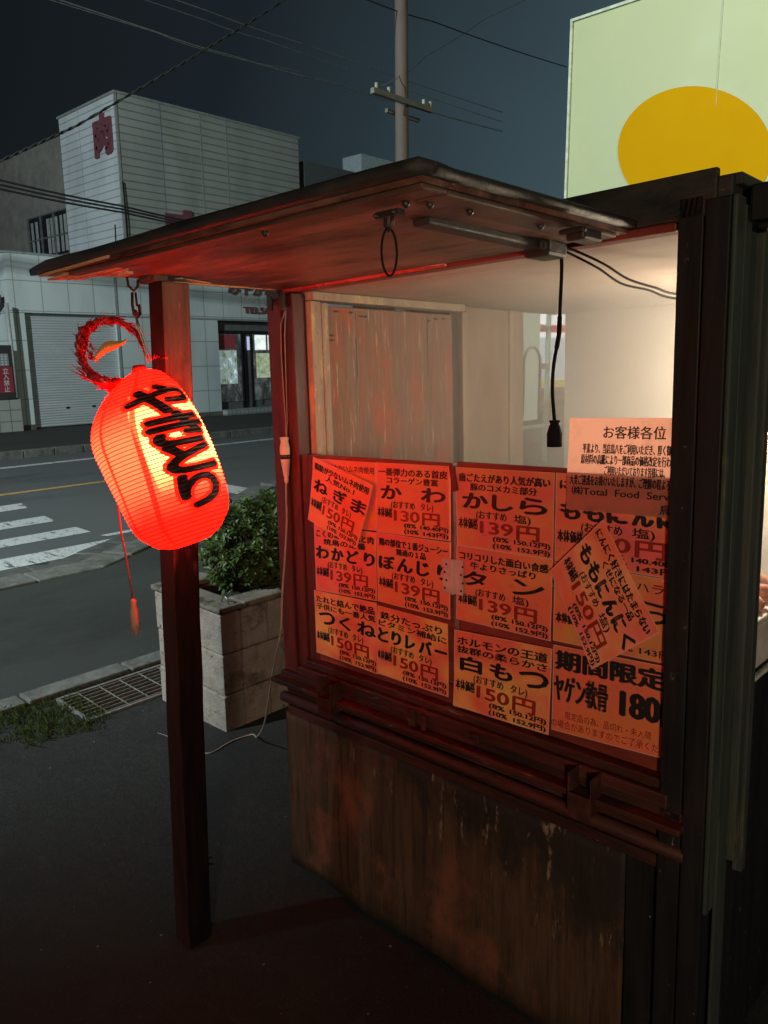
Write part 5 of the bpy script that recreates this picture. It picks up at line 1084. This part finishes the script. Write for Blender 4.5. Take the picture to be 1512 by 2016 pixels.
for k in range(6): mb.add([ip(-0.002 + 0.006 * k, 0.205 + 0.004 * (k % 3), 0.01), ip(0.006 + 0.006 * k, 0.212, 0.012), ip(0.004 + 0.006 * k, 0.222 - 0.003 * k, 0.0)], [(0, 1, 2)])
mb.build('cap_shreds', m_rope, lan)
mb = MB(); mb.tube([ip(-0.115, -0.10, -0.06), ip(-0.114, -0.16, -0.05), ip(-0.111, -0.22, -0.03), ip(-0.105, -0.27, -0.02), ip(-0.100, -0.34, -0.02), ip(-0.095, -0.405, -0.02)], 0.0028, 6); mb.build('tassel_cord', plain('brown_cord', (0.16, 0.08, 0.06), 0.7), lan)
mb = MB(); mb.lathe([(0.003, 0.012), (0.008, 0.006), (0.007, -0.006), (0.010, -0.02), (0.011, -0.05), (0.007, -0.075), (0.002, -0.09)], 10, Matrix.Translation(ip(-0.095, -0.41, -0.02)))
for k in range(14): a = k * 0.45; mb.tube([ip(-0.095 + 0.007 * math.cos(a), -0.43, -0.02 + 0.007 * math.sin(a)), ip(-0.095 + 0.010 * math.cos(a), -0.48 - 0.008 * (k % 3), -0.02 + 0.01 * math.sin(a))], 0.0012, 4)
mb.build('tassel', worn('faded_tassel', [(0.3, 0.05, 0.05), (0.45, 0.26, 0.2), (0.42, 0.28, 0.14)], 25, (1, 1, 0.6)), lan)
# hook the lantern hangs from
t = thing('hanging_hook', 'rusty double hook and link holding the lantern under the flap', 'hook', (0.098, -0.525, 1.985), None, B)
H0 = Vector((0.098, -0.525, 1.955)); top = ip(-0.034, 0.325)
mb = MB(); mb.tube([H0 - RR * 0.014 + ZZ * 0.036, H0 - RR * 0.012 + ZZ * 0.012, H0 + ZZ * 0.0, H0 + RR * 0.010 + ZZ * 0.010, H0 + RR * 0.013 + ZZ * 0.028], 0.0035, 8)
q = H0 - ZZ * 0.004
mb.tube([q - RR * 0.004, q - RR * 0.006 - ZZ * 0.03, q - RR * 0.004 - ZZ * 0.055, q + RR * 0.004 - ZZ * 0.064, q + RR * 0.011 - ZZ * 0.055, q + RR * 0.010 - ZZ * 0.03], 0.0036, 8); mb.tube([q + RR * 0.004, q + RR * 0.005 - ZZ * 0.035], 0.003, 8)
mb.build('hook', M['rust_metal'], t)
q2 = q + RR * 0.004 - ZZ * 0.062
mb = MB(); mb.tube([q2, q2.lerp(top, 0.6)], 0.0025, 6); mb.tube([q2.lerp(top, 0.55), q2.lerp(top, 0.9)], [0.006, 0.005], 8); mb.tube([q2.lerp(top, 0.9), top], 0.0016, 6); mb.build('link', M['rust_metal'], t)
